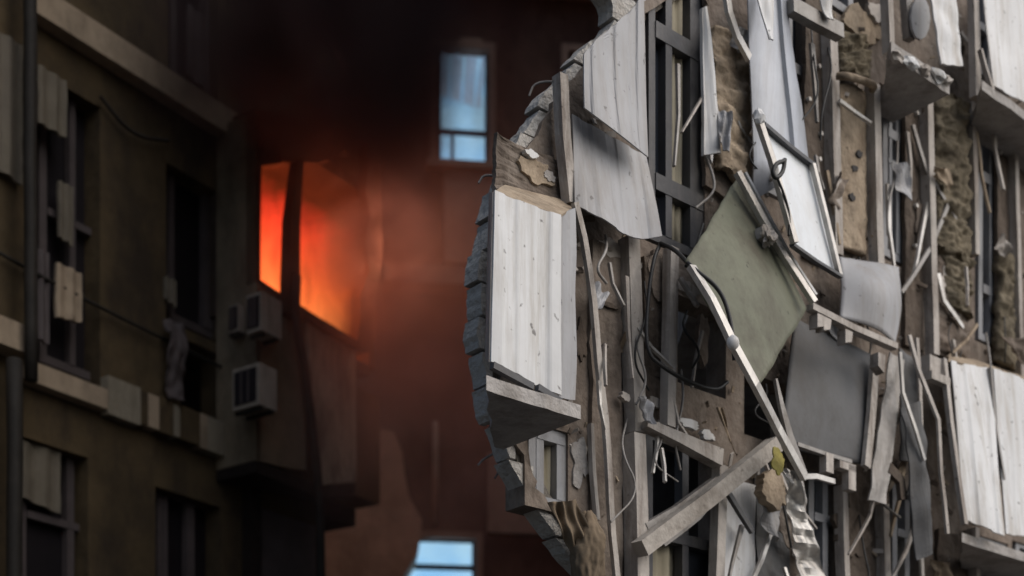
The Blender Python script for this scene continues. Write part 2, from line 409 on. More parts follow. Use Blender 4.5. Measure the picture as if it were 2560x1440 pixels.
pier(2125, 2200, 1160, 1560, 'pier_brown', .03, .02, 8)
pier(2340, 2420, 640, 880, 'pier_brown', .03, .03, 9)
pier(1892, 1975, 1150, 1560, 'dull_grey_sheet', .03, .02, 10)
pier(2345, 2425, 1320, 1700, 'pier_brown', .03, .02, 12)
for i, (x, ya, yb, w, o) in enumerate(((2080, 70, 640, 30, .07), (2186, 215, 665, 26, .08), (2322, 235, 890, 24, .07), (2429, 260, 640, 18, .06),
                                     (2538, 330, 950, 16, .06), (2106, 1215, 1560, 20, .06), (2208, 1262, 1560, 24, .06), (2436, 1322, 1560, 18, .06),
                                     (2650, -100, 1500, 26, .06), (2830, -100, 1500, 26, .06))):
    dx = 16*(yb-ya)/600
    part(strip('pilaster', [(x-dx/2, ya, o), (x, (ya+yb)/2, o), (x+dx/2, yb, o)], w, .07, 'pale_trim', dam, .006, i), 'pale upright trim strip')
strip('pilaster', [(1572, 600, .05), (1580, 850, .05), (1590, 1085, .05)], 40, .08, 'pale_trim', dam, .008, 21)
strip('pilaster', [(1584, 1090, .07), (1590, 1250, .07), (1592, 1520, .07)], 40, .1, 'pale_trim', dam, .006, 22)
strip('pilaster', [(1400, 190, .09), (1408, 350, .09), (1424, 512, .09)], 27, .06, 'pale_trim', dam, .003, 23)
strip('pilaster', [(1678, 622, .10), (1674, 850, .10), (1668, 1070, .10)], 28, .06, 'pale_trim', dam, .004, 24)
strip('pilaster', [(1800, 1165, .12), (1795, 1300, .12), (1788, 1540, .12)], 30, .06, 'pale_trim', dam, .004, 25)
strip('pilaster', [(1476, 1060, .05), (1482, 1180, .05), (1492, 1300, .05)], 11, .03, 'pale_trim', dam, .004, 26)

# plaster patches, brackets, fixing bolts
def patch(x, y, rx, ry, mat, off=.012, thick=.03, seed=0, n=34, parent=dam, name='plaster_patch'):
    pts = []
    for i in range(n):
        a = i*2*math.pi/n; k = 1+.5*noise.noise(Vector((math.cos(a)*1.7+seed*3.7, math.sin(a)*1.7, seed)))+.2*noise.noise(Vector((math.cos(a)*4, math.sin(a)*4+seed*2, 1)))+.13*noise.noise(Vector((math.cos(a)*12, math.sin(a)*12+seed*5, 4)))
        pts.append((x+rx*k*math.cos(a), y+ry*k*math.sin(a)+.4*rx*k*math.cos(a)))
    return mk(name, *poly(RB, pts, off, thick), mat, parent)
for i, a in enumerate(((1783, 250, 16, 130, 'white_sheet', .055), (1840, 200, 22, 60, 'insulation_tan', .05), (1838, 380, 26, 55, 'slab_concrete', .07),
                      (1848, 290, 30, 22, 'insulation_tan', .065), (1330, 384, 16, 9, 'white_sheet', .06), (1375, 440, 14, 12, 'slab_concrete', .05),
                      (1340, 430, 40, 30, 'insulation_tan', .045), (1725, 1058, 24, 10, 'white_sheet', .07), (1772, 1088, 16, 11, 'white_sheet', .07),
                      (1565, 990, 12, 10, 'pale_trim', .1), (1640, 1005, 20, 12, 'pale_trim', .05), (1520, 760, 30, 6, 'pier_brown', .045),
                      (1648, 690, 25, 60, 'render_brown', .04), (2200, 30, 26, 20, 'pale_trim', .05), (2160, 60, 45, 40, 'insulation_tan', .03),
                      (1720, 720, 30, 14, 'pale_trim', .1), (2300, 560, 10, 60, 'render_brown', .05), (2380, 730, 30, 60, 'pale_trim', .05),
                      (2290, 1180, 40, 60, 'render_brown', .03), (1530, 620, 40, 20, 'pale_trim', .03), (1760, 840, 14, 60, 'render_brown', .01),
                      (1450, 1150, 20, 60, 'slab_concrete', .012), (1455, 850, 14, 50, 'pier_brown', .012), (2130, 1330, 40, 60, 'pier_brown', .05))):
    patch(*a, seed=i+1)
for i, (x, y) in enumerate(((2045, 168), (2050, 336), (2046, 400), (2290, 285), (2288, 516), (2286, 616), (2500, 382), (1458, 345), (2020, 250))):
    p = pl.P(x, y, .04)
    mk('fixing_bolt', *tube([p, p+pl.n*.018], [.016, .013], 8), 'metal_pale', dam)

def slab_on(parent, x0, y0, x1, y1, off, th, xin=None, name='slab'):
    a, b = pl.P(x0, y0, off), pl.P(x1, y1, off); ui = pl.uv(pl.P(xin or x0+14, 700, 0))[0]; ub = pl.uv(b)[0]
    z = (a.z+b.z)/2; ua_ = pl.uv(a)[0]
    pts = [pl.at(ua_, z, off)]
    for i in range(1, 8): pts.append(pl.at(ua_+(ub-ua_)*i/8, z, off+random.uniform(-.008, .003)))
    pts += [pl.at(ub, z, off), pl.at(ub, z, .002)]
    for i in range(0, 6): f = i/6; pts.append(pl.at(ui+(ua_-ui)*f+(random.uniform(-.02, .02) if i else 0), z, .002+(off-.002)*f))
    return mk(name, *solid(pts, Vector((0, 0, -th))), 'slab_concrete', parent)
# -------- things hanging on or leaning at the damaged facade
def sheet_thing(name, pts, label, cat, mat, nu=28, nv=28, disp=None, thick=.012, rag=.006, seed=0, group=None, curve=None, smooth=False):
    V, Fc = sheet(q4(RB, pts), nu, nv, disp or (lambda s, t: .03*nz(s, t, 1.7, seed)), thick, rag, seed, curve)
    o = mk(name, V, Fc, mat, None, smooth); return tag(o, label, cat, group)
r4 = ribs(3, .007)
# upper and lower corrugated sheets beside the tall window
def torn_top(s, t):                                 # its upper corner torn off along a slant
    yl, yr = -10+(268+10)*t, -70+(392+70)*t
    xl = max(1456+8*t, arcx(yl)+10+7*noise.noise(Vector((t*14, 3, 0)))); xr = 1606+16*t
    x = xl+(xr-xl)*s
    return RB.P(x, yl+(yr-yl)*s, .16+.04*t+ribs(3, .008)((x-1440)/170))
sheet_thing('cladding_sheet', torn_top, 'long grey ribbed cladding sheet with curled lower edge beside the tall window', 'cladding sheet', 'grey_sheet', 40, 40,
            lambda s, t: .05*t**3*math.sin(s*3.14)+.02*nz(s, t, 1, 1), .008, 0, 1, None, lambda s, t: (0, .07*math.sin(s*math.pi)*max(0, t-.75)*4*.6))
sheet_thing('cladding_sheet', [(1426, 288, .08), (1612, 392, .08), (1655, 590, .22), (1438, 512, .14)], 'short grey cladding sheet with bulging torn hem under the long ribbed sheet', 'cladding sheet', 'grey_sheet', 40, 24,
            lambda s, t: r4(s)*.8+.03*t*math.sin(s*6)+.02*nz(s, t, 1, 2), .008, 0, 2, None, lambda s, t: (0, .06*math.sin(s*math.pi)*t))
# enclosed balcony at the broken end
bal = empty('balcony', pl.P(1340, 1010, .3), 'small balcony clad in white ribbed sheet on a concrete slab at the broken wall end', 'balcony')
V, Fc = sheet(q4(pl, [(1232, 478, .42), (1398, 540, .42), (1398, 990, .42), (1224, 905, .42)]), 40, 24, lambda s, t: ribs(2, .009)(s)+.012*nz(s, t, 1.2, 5)+.012*t*math.sin(s*7), .008, 0, 5)
part(mk('front_sheet', V, Fc, 'white_sheet', bal), 'white ribbed front sheet with brown stain')
V, Fc = sheet(q4(pl, [(1399, 541, .415), (1440, 520, .22), (1440, 1000, .24), (1399, 991, .415)]), 6, 20, lambda s, t: .012*nz(s, t, 3, 6)-.02*math.sin(s*3.1), .01, .003, 6)
mk('side_sheet', V, Fc, 'grey_sheet', bal)
V, Fc = sheet(q4(pl, [(1222, 480, .3), (1231, 480, .42), (1222, 906, .42), (1212, 895, .3)]), 4, 10, lambda s, t: 0, .01, .003, 7)
mk('side_sheet', V, Fc, 'pale_trim', bal)
V, Fc = sheet(q4(pl, [(1262, 462, .05), (1442, 512, .05), (1400, 541, .41), (1233, 479, .41)]), 10, 6, lambda s, t: .008*nz(s, t, 3, 8), .012, .003, 8)
part(mk('top_sheet', V, Fc, 'insulation_tan', bal), 'brown stained top sheet')
slab_on(bal, 1216, 928, 1452, 1022, .56, .065, 1235)
for i, (a, b) in enumerate((((1230, 900), (1330, 962)), ((1342, 955), (1400, 1000)))):
    mk('hem_gap', *bar([pl.P(a[0], a[1]+14, .45), pl.P(b[0], b[1]+6, .45)], .03, .03, pl.n), 'dark_frame', bal)
# long thin fallen ribbon of trim
def ribbon_thing(name, pts, wpx, depth, mat, label, cat, wob=.008, seed=0, group=None, ws=None):
    return tag(strip(name, pts, wpx, depth, mat, None, wob, seed, ws), label, cat, group)
ribbon_thing('trim_strip', [(1440, 508, .2), (1462, 600, .18), (1482, 760, .15), (1510, 1050, .14), (1528, 1260, .14), (1545, 1480, .14)], 17, .025, 'pale_trim', 'long pale trim strip hanging down past the white ribbed balcony', 'trim strip', .012, 31)
# olive sheet with its two edge bars
sheet_thing('olive_panel', [(1845, 440, .16), (2018, 772, .34), (1893, 968, .62), (1712, 655, .42)], 'large olive green panel hanging askew by one corner', 'panel', 'olive_sheet', 30, 30,
            lambda s, t: .04*math.sin(s*3)*math.sin(t*3)+.03*nz(s, t, 1.8, 9)+.05*max(0, s+t-1.6), .012, .011, 9, smooth=True)
eb = empty('edge_bar', pl.P(1880, 940, .6), 'thin pale bar with white knob along the low edge of the olive panel', 'bar')
strip('bar_length', [(1728, 668, .46), (1778, 750, .56), (1832, 858, .64), (1888, 960, .66), (1942, 1068, .56), (2010, 1195, .5)], 20, .03, 'metal_pale', eb, .006, 32)
p = pl.P(1832, 857, .67); mk('knob', *blob(p, .032, .04, .03, pl.n, pl.t, seed=3, amp=.15), 'white_sheet', eb, True)
rb = empty('hinge_rail', pl.P(2030, 755, .3), 'double pale hinge rail with broken white bracket along the upper edge of the olive panel', 'rail')
strip('rail_length', [(1843, 432, .24), (1905, 545, .3), (1960, 640, .36), (2036, 756, .44)], 17, .03, 'metal_pale', rb, .004, 33)
strip('rail_length', [(1862, 432, .2), (1924, 545, .26), (1976, 640, .32), (2040, 738, .4)], 8, .02, 'white_sheet', rb, .004, 34)
p = pl.P(1922, 592, .36); mk('bracket', *blob(p, .05, .05, .03, pl.n, pl.t, seed=5, amp=.8, sub=3), 'pale_trim', rb)
p = pl.P(1905, 565, .34); mk('bracket', *solid([p, p+pl.t*.06+Vector((0, 0, -.03)), p+pl.t*.05+Vector((0, 0, -.08)), p+Vector((0, 0, -.06))], -pl.n*.05), 'pale_trim', rb)
# bright framed panel
fp = empty('framed_panel', pl.P(2000, 690, .4), 'bright white framed panel tilted against the facade with black hook', 'panel')
V, Fc = sheet(q4(pl, [(1912, 322, .36), (2030, 412, .3), (2094, 684, .34), (1982, 606, .44)]), 20, 20, lambda s, t: .01*nz(s, t, 2, 10), .012, .002, 10)
part(mk('panel_face', V, Fc, 'bright_panel', fp), 'bright white face')
strip('frame_bar', [(1890, 282, .42), (1930, 400, .43), (1986, 608, .47)], 17, .03, 'metal_pale', fp, .003, 35)
strip('frame_bar', [(1908, 312, .38), (1970, 365, .35), (2036, 416, .32)], 9, .03, 'dark_frame', fp, .002, 36)
strip('frame_bar', [(2030, 410, .33), (2064, 545, .36), (2098, 688, .38)], 11, .03, 'metal_pale', fp, .003, 37)
strip('frame_bar', [(1980, 612, .45), (2040, 654, .42), (2102, 692, .39)], 7, .03, 'dark_frame', fp, .003, 38)
p = pl.P(1897, 292, .43); mk('corner_cap', *blob(p, .035, .045, .03, pl.n, pl.t, seed=8, amp=.3), 'white_sheet', fp)
hk = [pl.P(x, y, .48) for x, y in ((1962, 402), (1940, 408), (1930, 432), (1940, 448), (1958, 430), (1962, 398))]
mk('hook', *tube(smoothline(hk), .012, 8), 'cable_black', fp, True)
hk = [pl.P(x, y, .47) for x, y in ((1944, 446), (1962, 490), (1975, 540), (1972, 590))]
mk('hook_cord', *tube(smoothline(hk), .007, 6), 'cable_black', fp, True)
# blue grey sheet behind it
sheet_thing('cladding_sheet', [(1868, -60, .2), (1948, -60, .2), (2016, 420, .16), (1884, 500, .14)], 'tall blue grey metal sheet hanging behind the bright framed panel', 'cladding sheet', 'blue_grey_sheet', 24, 40,
            lambda s, t: .05*math.sin(s*3.0)+.02*nz(s, t, 1.6, 11)+(.02 if s > .66 else 0), .008, .005, 11)
sheet_thing('torn_flap', [(1874, -60, .34), (1938, -60, .34), (1934, 100, .38), (1926, 96, .38)], 'pointed white sheet flap hanging over the blue grey sheet', 'sheet flap', 'white_sheet', 12, 16, None, .008, .003, 12)
sheet_thing('torn_flap', [(2028, -70, .3), (2084, -70, .3), (2088, 48, .32), (2070, 40, .32)], 'small white sheet flap above a pale broken ledge', 'sheet flap', 'white_sheet', 12, 12, None, .008, .003, 13)
ribbon_thing('ledge_rail', [(1975, 15, .25), (2030, 45, .25), (2100, 82, .25)], 34, .06, 'metal_grey', 'short pale broken ledge under a small white sheet flap', 'ledge', .006, 40)
ribbon_thing('bent_strip', [(1812, -40, .25), (1822, 30, .24), (1842, 90, .22), (1872, 145, .2)], 19, .025, 'metal_pale', 'curved pale metal strip hanging above the torn plaster pier', 'metal strip', .004, 41)
sheet_thing('torn_flap', [(1758, 20, .12), (1770, 15, .12), (1802, 382, .12), (1766, 386, .12)], 'narrow white plaster slab clinging to the torn brown pier', 'plaster slab', 'white_sheet', 8, 26, None, .02, .012, 14)
# sills and lower grey panel
sheet_thing('bulged_sheet', [(2102, 640, .16), (2246, 668, .18), (2240, 858, .3), (2106, 790, .24)], 'pale shiny sheet bulging outward above the dull grey panel', 'sheet', 'grey_sheet', 26, 26,
            lambda s, t: .10*math.sin(s*math.pi)*math.sin(t*math.pi*.9)+.015*nz(s, t, 2, 15), .01, .003, 15, None, lambda s, t: (.04*math.sin(t*math.pi)*s, 0), True)
sl_ = empty('window_sill_rail', pl.P(2130, 815, .2), 'thin pale sill rail with broken brackets below the bulging pale sheet', 'rail')
strip('rail_length', [(2024, 768, .34), (2130, 822, .34), (2236, 868, .34)], 15, .05, 'pale_trim', sl_, .004, 42)
for i, (x, y) in enumerate(((2044, 782), (2060, 790), (2114, 822), (2196, 880))):
    p = pl.P(x, y, .36); mk('bracket', *solid([p, p+pl.t*.07, p+pl.t*.06+Vector((0, 0, -.06-.05*(i == 3))), p+Vector((0, 0, -.08))], -pl.n*.06), 'pale_trim', sl_)
dgp = empty('dull_panel', pl.P(2070, 1150, .3), 'large dull grey square panel with pale edge strip under the sill rail', 'panel')
V, Fc = sheet(q4(pl, [(1990, 795, .12), (2192, 892, .14), (2168, 1165, .22), (1950, 1112, .2)]), 26, 26, lambda s, t: .04*math.sin(s*3.1)*math.sin(t*3.1)+.02*nz(s, t, 1.5, 16), .012, .004, 16)
mk('panel_face', V, Fc, 'dull_grey_sheet', dgp, True)
strip('edge_strip', [(2188, 898, .2), (2178, 1030, .24), (2164, 1168, .26)], 24, .03, 'pale_trim', dgp, .003, 43)
strip('bottom_strip', [(1990, 1112, .25), (2060, 1136, .25), (2125, 1156, .25)], 9, .03, 'metal_grey', dgp, .003, 44)
for i, (x, y, w, h) in enumerate(((2066, 1130, 18, 48), (2100, 1150, 40, 18), (2122, 1160, 18, 62))):
    a = rect(pl, x, x+w, y, y+h, .27); mk('edge_clip', *solid(a, -pl.n*.05), 'pale_trim', dgp)
ribbon_thing('bent_strip', [(2006, 1192, .4), (2040, 1190, .38), (2086, 1204, .36)], 12, .02, 'metal_pale', 'small bent pale strip under the dull grey panel', 'metal strip', .006, 45)
ribbon_thing('bent_strip', [(1938, 948, .5), (1952, 1010, .5), (1972, 1090, .48), (2006, 1192, .46)], 22, .02, 'metal_grey', 'grey bent strip hanging from the tip of the olive panel', 'metal strip', .008, 46, None, (.3, 1.4))
# cables
def cable(pts, r, label, seed=0):
    o = mk('cable', *tube(smoothline([RB.P(*p) for p in pts], 3), r, 8), 'cable_black', None, True)
    return tag(o, label, 'cable')
cable([(1652, 608, .16), (1636, 640, .2), (1622, 720, .2), (1612, 880, .22), (1660, 920, .24), (1720, 955, .26), (1790, 978, .26), (1818, 955, .24)], .011, 'black cable looping below the brown wall beside the pale stud')
cable([(1652, 608, .18), (1690, 625, .3), (1730, 670, .48), (1800, 720, .55), (1828, 800, .6), (1836, 900, .6)], .011, 'black cable draped over the low corner of the olive panel')
cable([(1758, 560, .12), (1735, 640, .2), (1715, 665, .3)], .009, 'short black cable end above the olive panel corner')
# timber and the black opening
tb = empty('timber_brace', pl.P(1610, 1380, .2), 'pale timber brace wedged diagonally across the black opening', 'timber beam')
strip('beam', [(1600, 1372, .16), (1760, 1252, .22), (1935, 1112, .3)], 40, .09, 'wood_beam', tb, .004, 47)
strip('beam', [(1612, 1322, .1), (1690, 1278, .14), (1790, 1205, .18)], 26, .05, 'metal_grey', tb, .004, 48)
lt = ribbon_thing('broken_lintel', [(1606, 1066, .1), (1690, 1100, .14), (1798, 1150, .16)], 40, .07, 'pale_trim', 'splintered pale lintel sagging over the black opening', 'lintel', .02, 49, None, (.5, 1.1))
sheet_thing('white_board', [(1806, 1190, .1), (1890, 1215, .1), (1886, 1560, .1), (1796, 1540, .1)], 'upright white board behind the end of the timber brace', 'board', 'white_sheet', 14, 20, None, .02, .006, 18)
ribbon_thing('black_bar', [(1818, 1230, .2), (1850, 1282, .2), (1880, 1330, .2)], 13, .025, 'dark_frame', 'short black bar hanging in front of the upright white board', 'bar', .002, 50)
sheet_thing('torn_sheet', [(1960, 1170, .4), (2000, 1185, .42), (2072, 1480, .3), (2000, 1480, .3)], 'crumpled strip of light metal sheet hanging below a yellow scrap', 'metal sheet', 'metal_pale', 16, 34,
            lambda s, t: .05*nz(s, t*4, 2.5, 19)+.02*math.sin(t*15), .008, .02, 19)
o = patch(1946, 1155, 14, 30, 'yellow_scrap', .45, .008, 31, parent=None, name='yellow_scrap'); tag(o, 'small yellow scrap stuck where the bent grey strip ends', 'scrap')
o = patch(1940, 1225, 34, 40, 'insulation_tan', .25, .06, 33, parent=None, name='insulation_scrap'); tag(o, 'ragged brown insulation lump beside the yellow scrap', 'scrap')
# right of the dull panel: shredded strips
sheet_thing('shredded_sheet', [(2226, 880, .26), (2262, 900, .26), (2216, 1260, .3), (2172, 1250, .3)], 'narrow grey brown sheet leaning beside the dull panel edge', 'sheet strip', 'metal_grey', 8, 26, lambda s, t: .02*nz(s, t*3, 2, 20), .01, .006, 20)
sheet_thing('shredded_sheet', [(2250, 870, .2), (2300, 905, .2), (2306, 1160, .2), (2252, 1150, .2)], 'short grey sheet behind the leaning shredded strips', 'sheet strip', 'dull_grey_sheet', 10, 26, lambda s, t: .02*nz(s, t*3, 2, 21), .01, .008, 21)
sheet_thing('shredded_sheet', [(2258, 1020, .32), (2306, 1000, .3), (2336, 1380, .34), (2296, 1400, .36)], 'long dark grey blade of sheet metal pointing down past the shredded strips', 'sheet strip', 'dull_grey_sheet', 10, 30, lambda s, t: .03*nz(s, t*3, 2, 22)+.03*math.sin(s*3), .01, .006, 22)
ribbon_thing('thin_strip', [(2274, 838, .4), (2296, 920, .42), (2346, 1050, .46), (2352, 1180, .46), (2368, 1335, .46)], 12, .015, 'pale_trim', 'long thin pale strip kinked in the middle beside the white ribbed sheets', 'metal strip', .006, 51)
ribbon_thing('thin_strip', [(2250, 880, .36), (2256, 980, .36), (2290, 1080, .38), (2310, 1150, .38)], 10, .015, 'metal_pale', 'thin curved strip crossing the shredded grey sheets', 'metal strip', .006, 52)
ribbon_thing('thin_strip', [(2292, 845, .3), (2298, 960, .3), (2304, 1100, .3)], 12, .015, 'pale_trim', 'straight short strip in front of the short grey sheet', 'metal strip', .006, 53)
ribbon_thing('bent_strip', [(2220, 1170, .28), (2250, 1200, .28), (2256, 1250, .28)], 26, .03, 'pier_brown', 'brown bent scrap at the foot of the leaning grey sheet', 'metal strip', .01, 54)
o = mk('broken_bracket', *merge(box(pl, 2325, 2362, 885, 930, .3, .08), box(pl, 2330, 2376, 925, 945, .34, .05)), 'pale_trim'); tag(o, 'small pale broken bracket at the corner of the white ribbed sheets', 'bracket')
# white ribbed sheets at the far balcony
r2 = ribs(2, .009)
fb = empty('balcony', pl.P(2480, 1340, .3), 'balcony clad in two splayed white ribbed sheets with stained top edge', 'balcony')
V, Fc = sheet(q4(pl, [(2374, 902, .3), (2472, 922, .3), (2508, 1342, .5), (2410, 1300, .42)]), 30, 26, lambda s, t: r2(s)+.02*nz(s, t, 1.2, 23), .008, .001, 23)
mk('front_sheet', V, Fc, 'white_sheet', fb)
V, Fc = sheet(q4(pl, [(2478, 924, .3), (2585, 955, .3), (2592, 1345, .42), (2512, 1335, .44)]), 30, 26, lambda s, t: r2(s)+.02*nz(s, t, 1.2, 24), .008, .001, 24)
mk('front_sheet', V, Fc, 'white_sheet', fb)
strip('edge_strip', [(2358, 898, .3), (2376, 1060, .36), (2412, 1312, .44)], 14, .03, 'pale_trim', fb, .003, 55)
strip('edge_strip', [(2474, 920, .33), (2484, 1050, .36), (2508, 1200, .4)], 7, .03, 'metal_grey', fb, .003, 56)
V, Fc = sheet(q4(pl, [(2374, 880, .02), (2590, 950, .02), (2588, 958, .3), (2372, 902, .3)]), 20, 6, lambda s, t: .015*nz(s, t, 5, 25), .012, .006, 25)
part(mk('top_sheet', V, Fc, 'insulation_tan', fb), 'stained brown top edge')
slab_on(fb, 2405, 1318, 2680, 1430, .4, .06, 2400)
# upper right: balcony with white sheet, broken slab, narrow sheets
ub = empty('balcony', pl.P(2500, 300, .3), 'balcony with leaning white sheet above a pale concrete slab and upright post', 'balcony')
V, Fc = sheet(q4(pl, [(2452, -60, .26), (2640, -60, .26), (2640, 300, .31), (2480, 216, .31)]), 30, 22, lambda s, t: ribs(2, .009)(s)+.015*nz(s, t, 1.2, 26), .008, .001, 26)
mk('front_sheet', V, Fc, 'white_sheet', ub)
strip('post', [(2432, -60, .22), (2436, 90, .22), (2438, 246, .22)], 24, .05, 'pale_trim', ub, .003, 57)
strip('edge_strip', [(2450, 125, .28), (2462, 170, .3), (2480, 226, .32)], 9, .03, 'pale_trim', ub, .003, 58)
slab_on(ub, 2455, 238, 2720, 352, .36, .06, 2424)
bs = empty('broken_slab', pl.P(2280, 230, .3), 'broken stub of balcony slab with pale chipped edge above the tan insulation', 'slab')
a0, a1 = pl.P(2232, 128, .43), pl.P(2372, 194, .43)
slab_on(bs, 2228, 118, 2374, 186, .42, .085, 2196)
for i, (f, s_) in enumerate(((.08, .05), (.3, .06), (.55, .05), (.8, .06), (.95, .04))):
    mk('chipped_edge', *blob(a0.lerp(a1, f)+Vector((0, 0, -.02)), s_*1.1, s_*.6, .03, pl.n, pl.t, seed=40+i, amp=.7), 'white_sheet' if i % 2 else 'pale_trim', bs)
sheet_thing('narrow_sheet', [(2316, -60, .35), (2384, -60, .35), (2404, 166, .4), (2352, 160, .4)], 'narrow dirty white sheet hanging above the chipped balcony slab', 'sheet', 'white_sheet', 12, 24, lambda s, t: r2(s)*.6+.02*nz(s, t*2, 2, 27), .012, .01, 27)
ribbon_thing('post_strip', [(2214, -60, .2), (2218, 40, .2), (2222, 135, .2)], 20, .06, 'pale_trim', 'pale upright strip standing on the chipped balcony slab', 'post', .002, 59)
ribbon_thing('post_strip', [(2262, -60, .15), (2266, 20, .15), (2272, 100, .15)], 26, .05, 'metal_grey', 'grey upright strip behind the chipped balcony slab', 'post', .002, 60)
o = mk('oval_scrap', *solid([pl.P(2302+24*math.cos(k*.524), 45+54*math.sin(k*.524), .2) for k in range(12)], -pl.n*.015), 'grey_sheet'); tag(o, 'oval grey scrap hanging beside the narrow dirty sheet', 'scrap')
# insulation
def rough_slab(name, c, nu, nv, mat, amp, seed, label, cat, rag=.02, base=.05, parent=None):
    V, Fc = sheet(q4(RB, c), nu, nv, lambda s, t: base*math.sin(min(1, max(0, s))*math.pi)**.5+amp*(nz(s, t*5, 2.5, seed)+.45*nz(s*1.5, t*7, 5, seed+1)+.12*nz(s*2, t*10, 9, seed+2)), .04, rag, seed)
    o = mk(name, V, Fc, mat, None, True); return tag(o, label, cat)
rough_slab('insulation_board', [(2098, 205, .05), (2166, 232, .05), (2166, 640, .05), (2100, 618, .05)], 14, 50, 'insulation_tan', .012, 61, 'tall tan insulation board with dark holes between two trim strips', 'insulation', .012, .015)
for i, (x, y) in enumerate(((2150, 385), (2138, 420), (2132, 492))):
    o = patch(x, y, 7, 9, 'interior_dark', .074, .012, 70+i, parent=None, name='burn_hole'); o.parent = bpy.data.objects['insulation_board']; o.location = o.location - bpy.data.objects['insulation_board'].location
rough_slab('insulation_clump', [(2338, 238, .06), (2420, 262, .06), (2424, 668, .06), (2340, 620, .06)], 26, 90, 'insulation_moss', .055, 62, 'tall mossy looking clump of torn insulation fibre between trim strips', 'insulation', .03, .04)
rough_slab('insulation_clump', [(2350, 600, .05), (2424, 640, .05), (2424, 800, .05), (2372, 770, .05)], 16, 40, 'insulation_moss', .05, 63, 'dark tapering tail of torn insulation below the mossy clump', 'insulation', .04, .03)
rough_slab('insulation_clump', [(2086, 80, .08), (2160, 105, .08), (2176, 208, .1), (2096, 185, .1)], 22, 26, 'insulation_moss', .05, 64, 'greenish torn insulation bunched above a curled lip', 'insulation', .03, .05)
lip = [pl.P(x, y, o) for x, y, o in ((2092, 190, .14), (2120, 190, .2), (2160, 202, .22), (2188, 214, .16), (2180, 226, .12))]
o = mk('curled_lip', *tube(smoothline(lip), .022, 8), 'insulation_tan', None, True); tag(o, 'curled tan lip of board under the greenish insulation', 'insulation')
rough_slab('insulation_clump', [(2500, 620, .05), (2536, 640, .05), (2536, 930, .05), (2490, 900, .05)], 14, 50, 'insulation_moss', .04, 65, 'narrow dark clump of insulation above the splayed white ribbed sheets', 'insulation', .02, .03)
rough_slab('torn_board', [(1770, 60, .06), (1880, 110, .06), (1878, 480, .08), (1800, 420, .08)], 24, 60, 'insulation_tan', .035, 66, 'ragged brown board torn open on the pier beside the tall window', 'board', .05, .02)
rough_slab('torn_board', [(2340, 640, .03), (2424, 700, .03), (2424, 900, .03), (2340, 870, .03)], 16, 40, 'render_brown', .02, 67, 'peeling brown board below the mossy insulation clump', 'board', .03, .02)
# tan bundle at the foot of the broken end
V, Fc = blob(pl.P(1468, 1385, .1), .085, .20, .09, pl.n, pl.t, seed=21, amp=.2, sub=5)
V = [v+(v-pl.P(1468, 1385, .1)).normalized()*(.012*abs(noise.noise(Vector((v.x*16, v.y*16, v.z*5))))+.006*noise.noise(v*34)) for v in V]
o = mk('cloth_bundle', V, Fc, 'cloth_tan', None, True); tag(o, 'rumpled tan cloth bundle caught below the small window', 'cloth bundle')
V, Fc = sheet(q4(pl, [(1372, 1258, .06), (1440, 1246, .12), (1496, 1390, .17), (1432, 1390, .08)]), 34, 34, lambda s, t: .03*nz(s, t, 3, 44)+.018*math.sin(s*17+t*5+2*nz(s, t, 2, 3)), .008, .012, 44)
o = mk('torn_cloth', V, Fc, 'cloth_tan', None, True); tag(o, 'tan torn cloth folded over the rumpled bundle', 'cloth')
rnd = random.Random(5)
MARKS = {'olive panel': (1870, 700), 'bright framed panel': (2010, 510), 'tall window': (1690, 250), 'dull grey panel': (2070, 980), 'timber brace': (1760, 1250),
         'white ribbed balcony': (1330, 740), 'tan insulation board': (2130, 420), 'mossy insulation clump': (2380, 450), 'bulging pale sheet': (2180, 750),
         'splayed ribbed sheets': (2470, 1120), 'chipped slab': (2290, 160), 'shredded grey sheets': (2270, 1100), 'black opening': (1700, 1150), 'pale stud': (1675, 840),
         'blue grey sheet': (1930, 200), 'yellow scrap': (1946, 1158), 'crumpled metal strip': (2020, 1330), 'upright white board': (1845, 1370), 'sill rail': (2130, 820), 'long trim strip': (1500, 900)}
USED = set()
def say(what, x, y):
    near = sorted(MARKS, key=lambda k: math.hypot(MARKS[k][0]-x, MARKS[k][1]-y))
    tries = [f'{what} beside the {near[0]}', f'{what} between the {near[0]} and the {near[1]}', f'{what} between the {near[0]} and the {near[2]}', f'{what} between the {near[1]} and the {near[2]}', f'{what} between the {near[0]} and the {near[3]}']
    for l in tries:
        if l not in USED: USED.add(l); return l
    return tries[-1]
SHADE = {'cable_black': 'black', 'metal_grey': 'grey', 'pale_trim': 'pale', 'metal_pale': 'light metal', 'insulation_tan': 'tan', 'grey_sheet': 'light grey', 'dull_grey_sheet': 'dark grey', 'render_brown': 'brown'}
def spot(zone=None):
    while True:
        x, y = (rnd.uniform(*zone[:2]), rnd.uniform(*zone[2:])) if zone else (rnd.uniform(1450, 2540), rnd.uniform(0, 1400))
        if (x-ACX)**2+(y-ACY)**2 < (AR-110)**2 or x > ACX: return x, y
ZONES = [(1830, 2340, 880, 1430), (2080, 2540, 120, 880), (1480, 1800, 620, 1080), (1760, 2080, 20, 440), None]
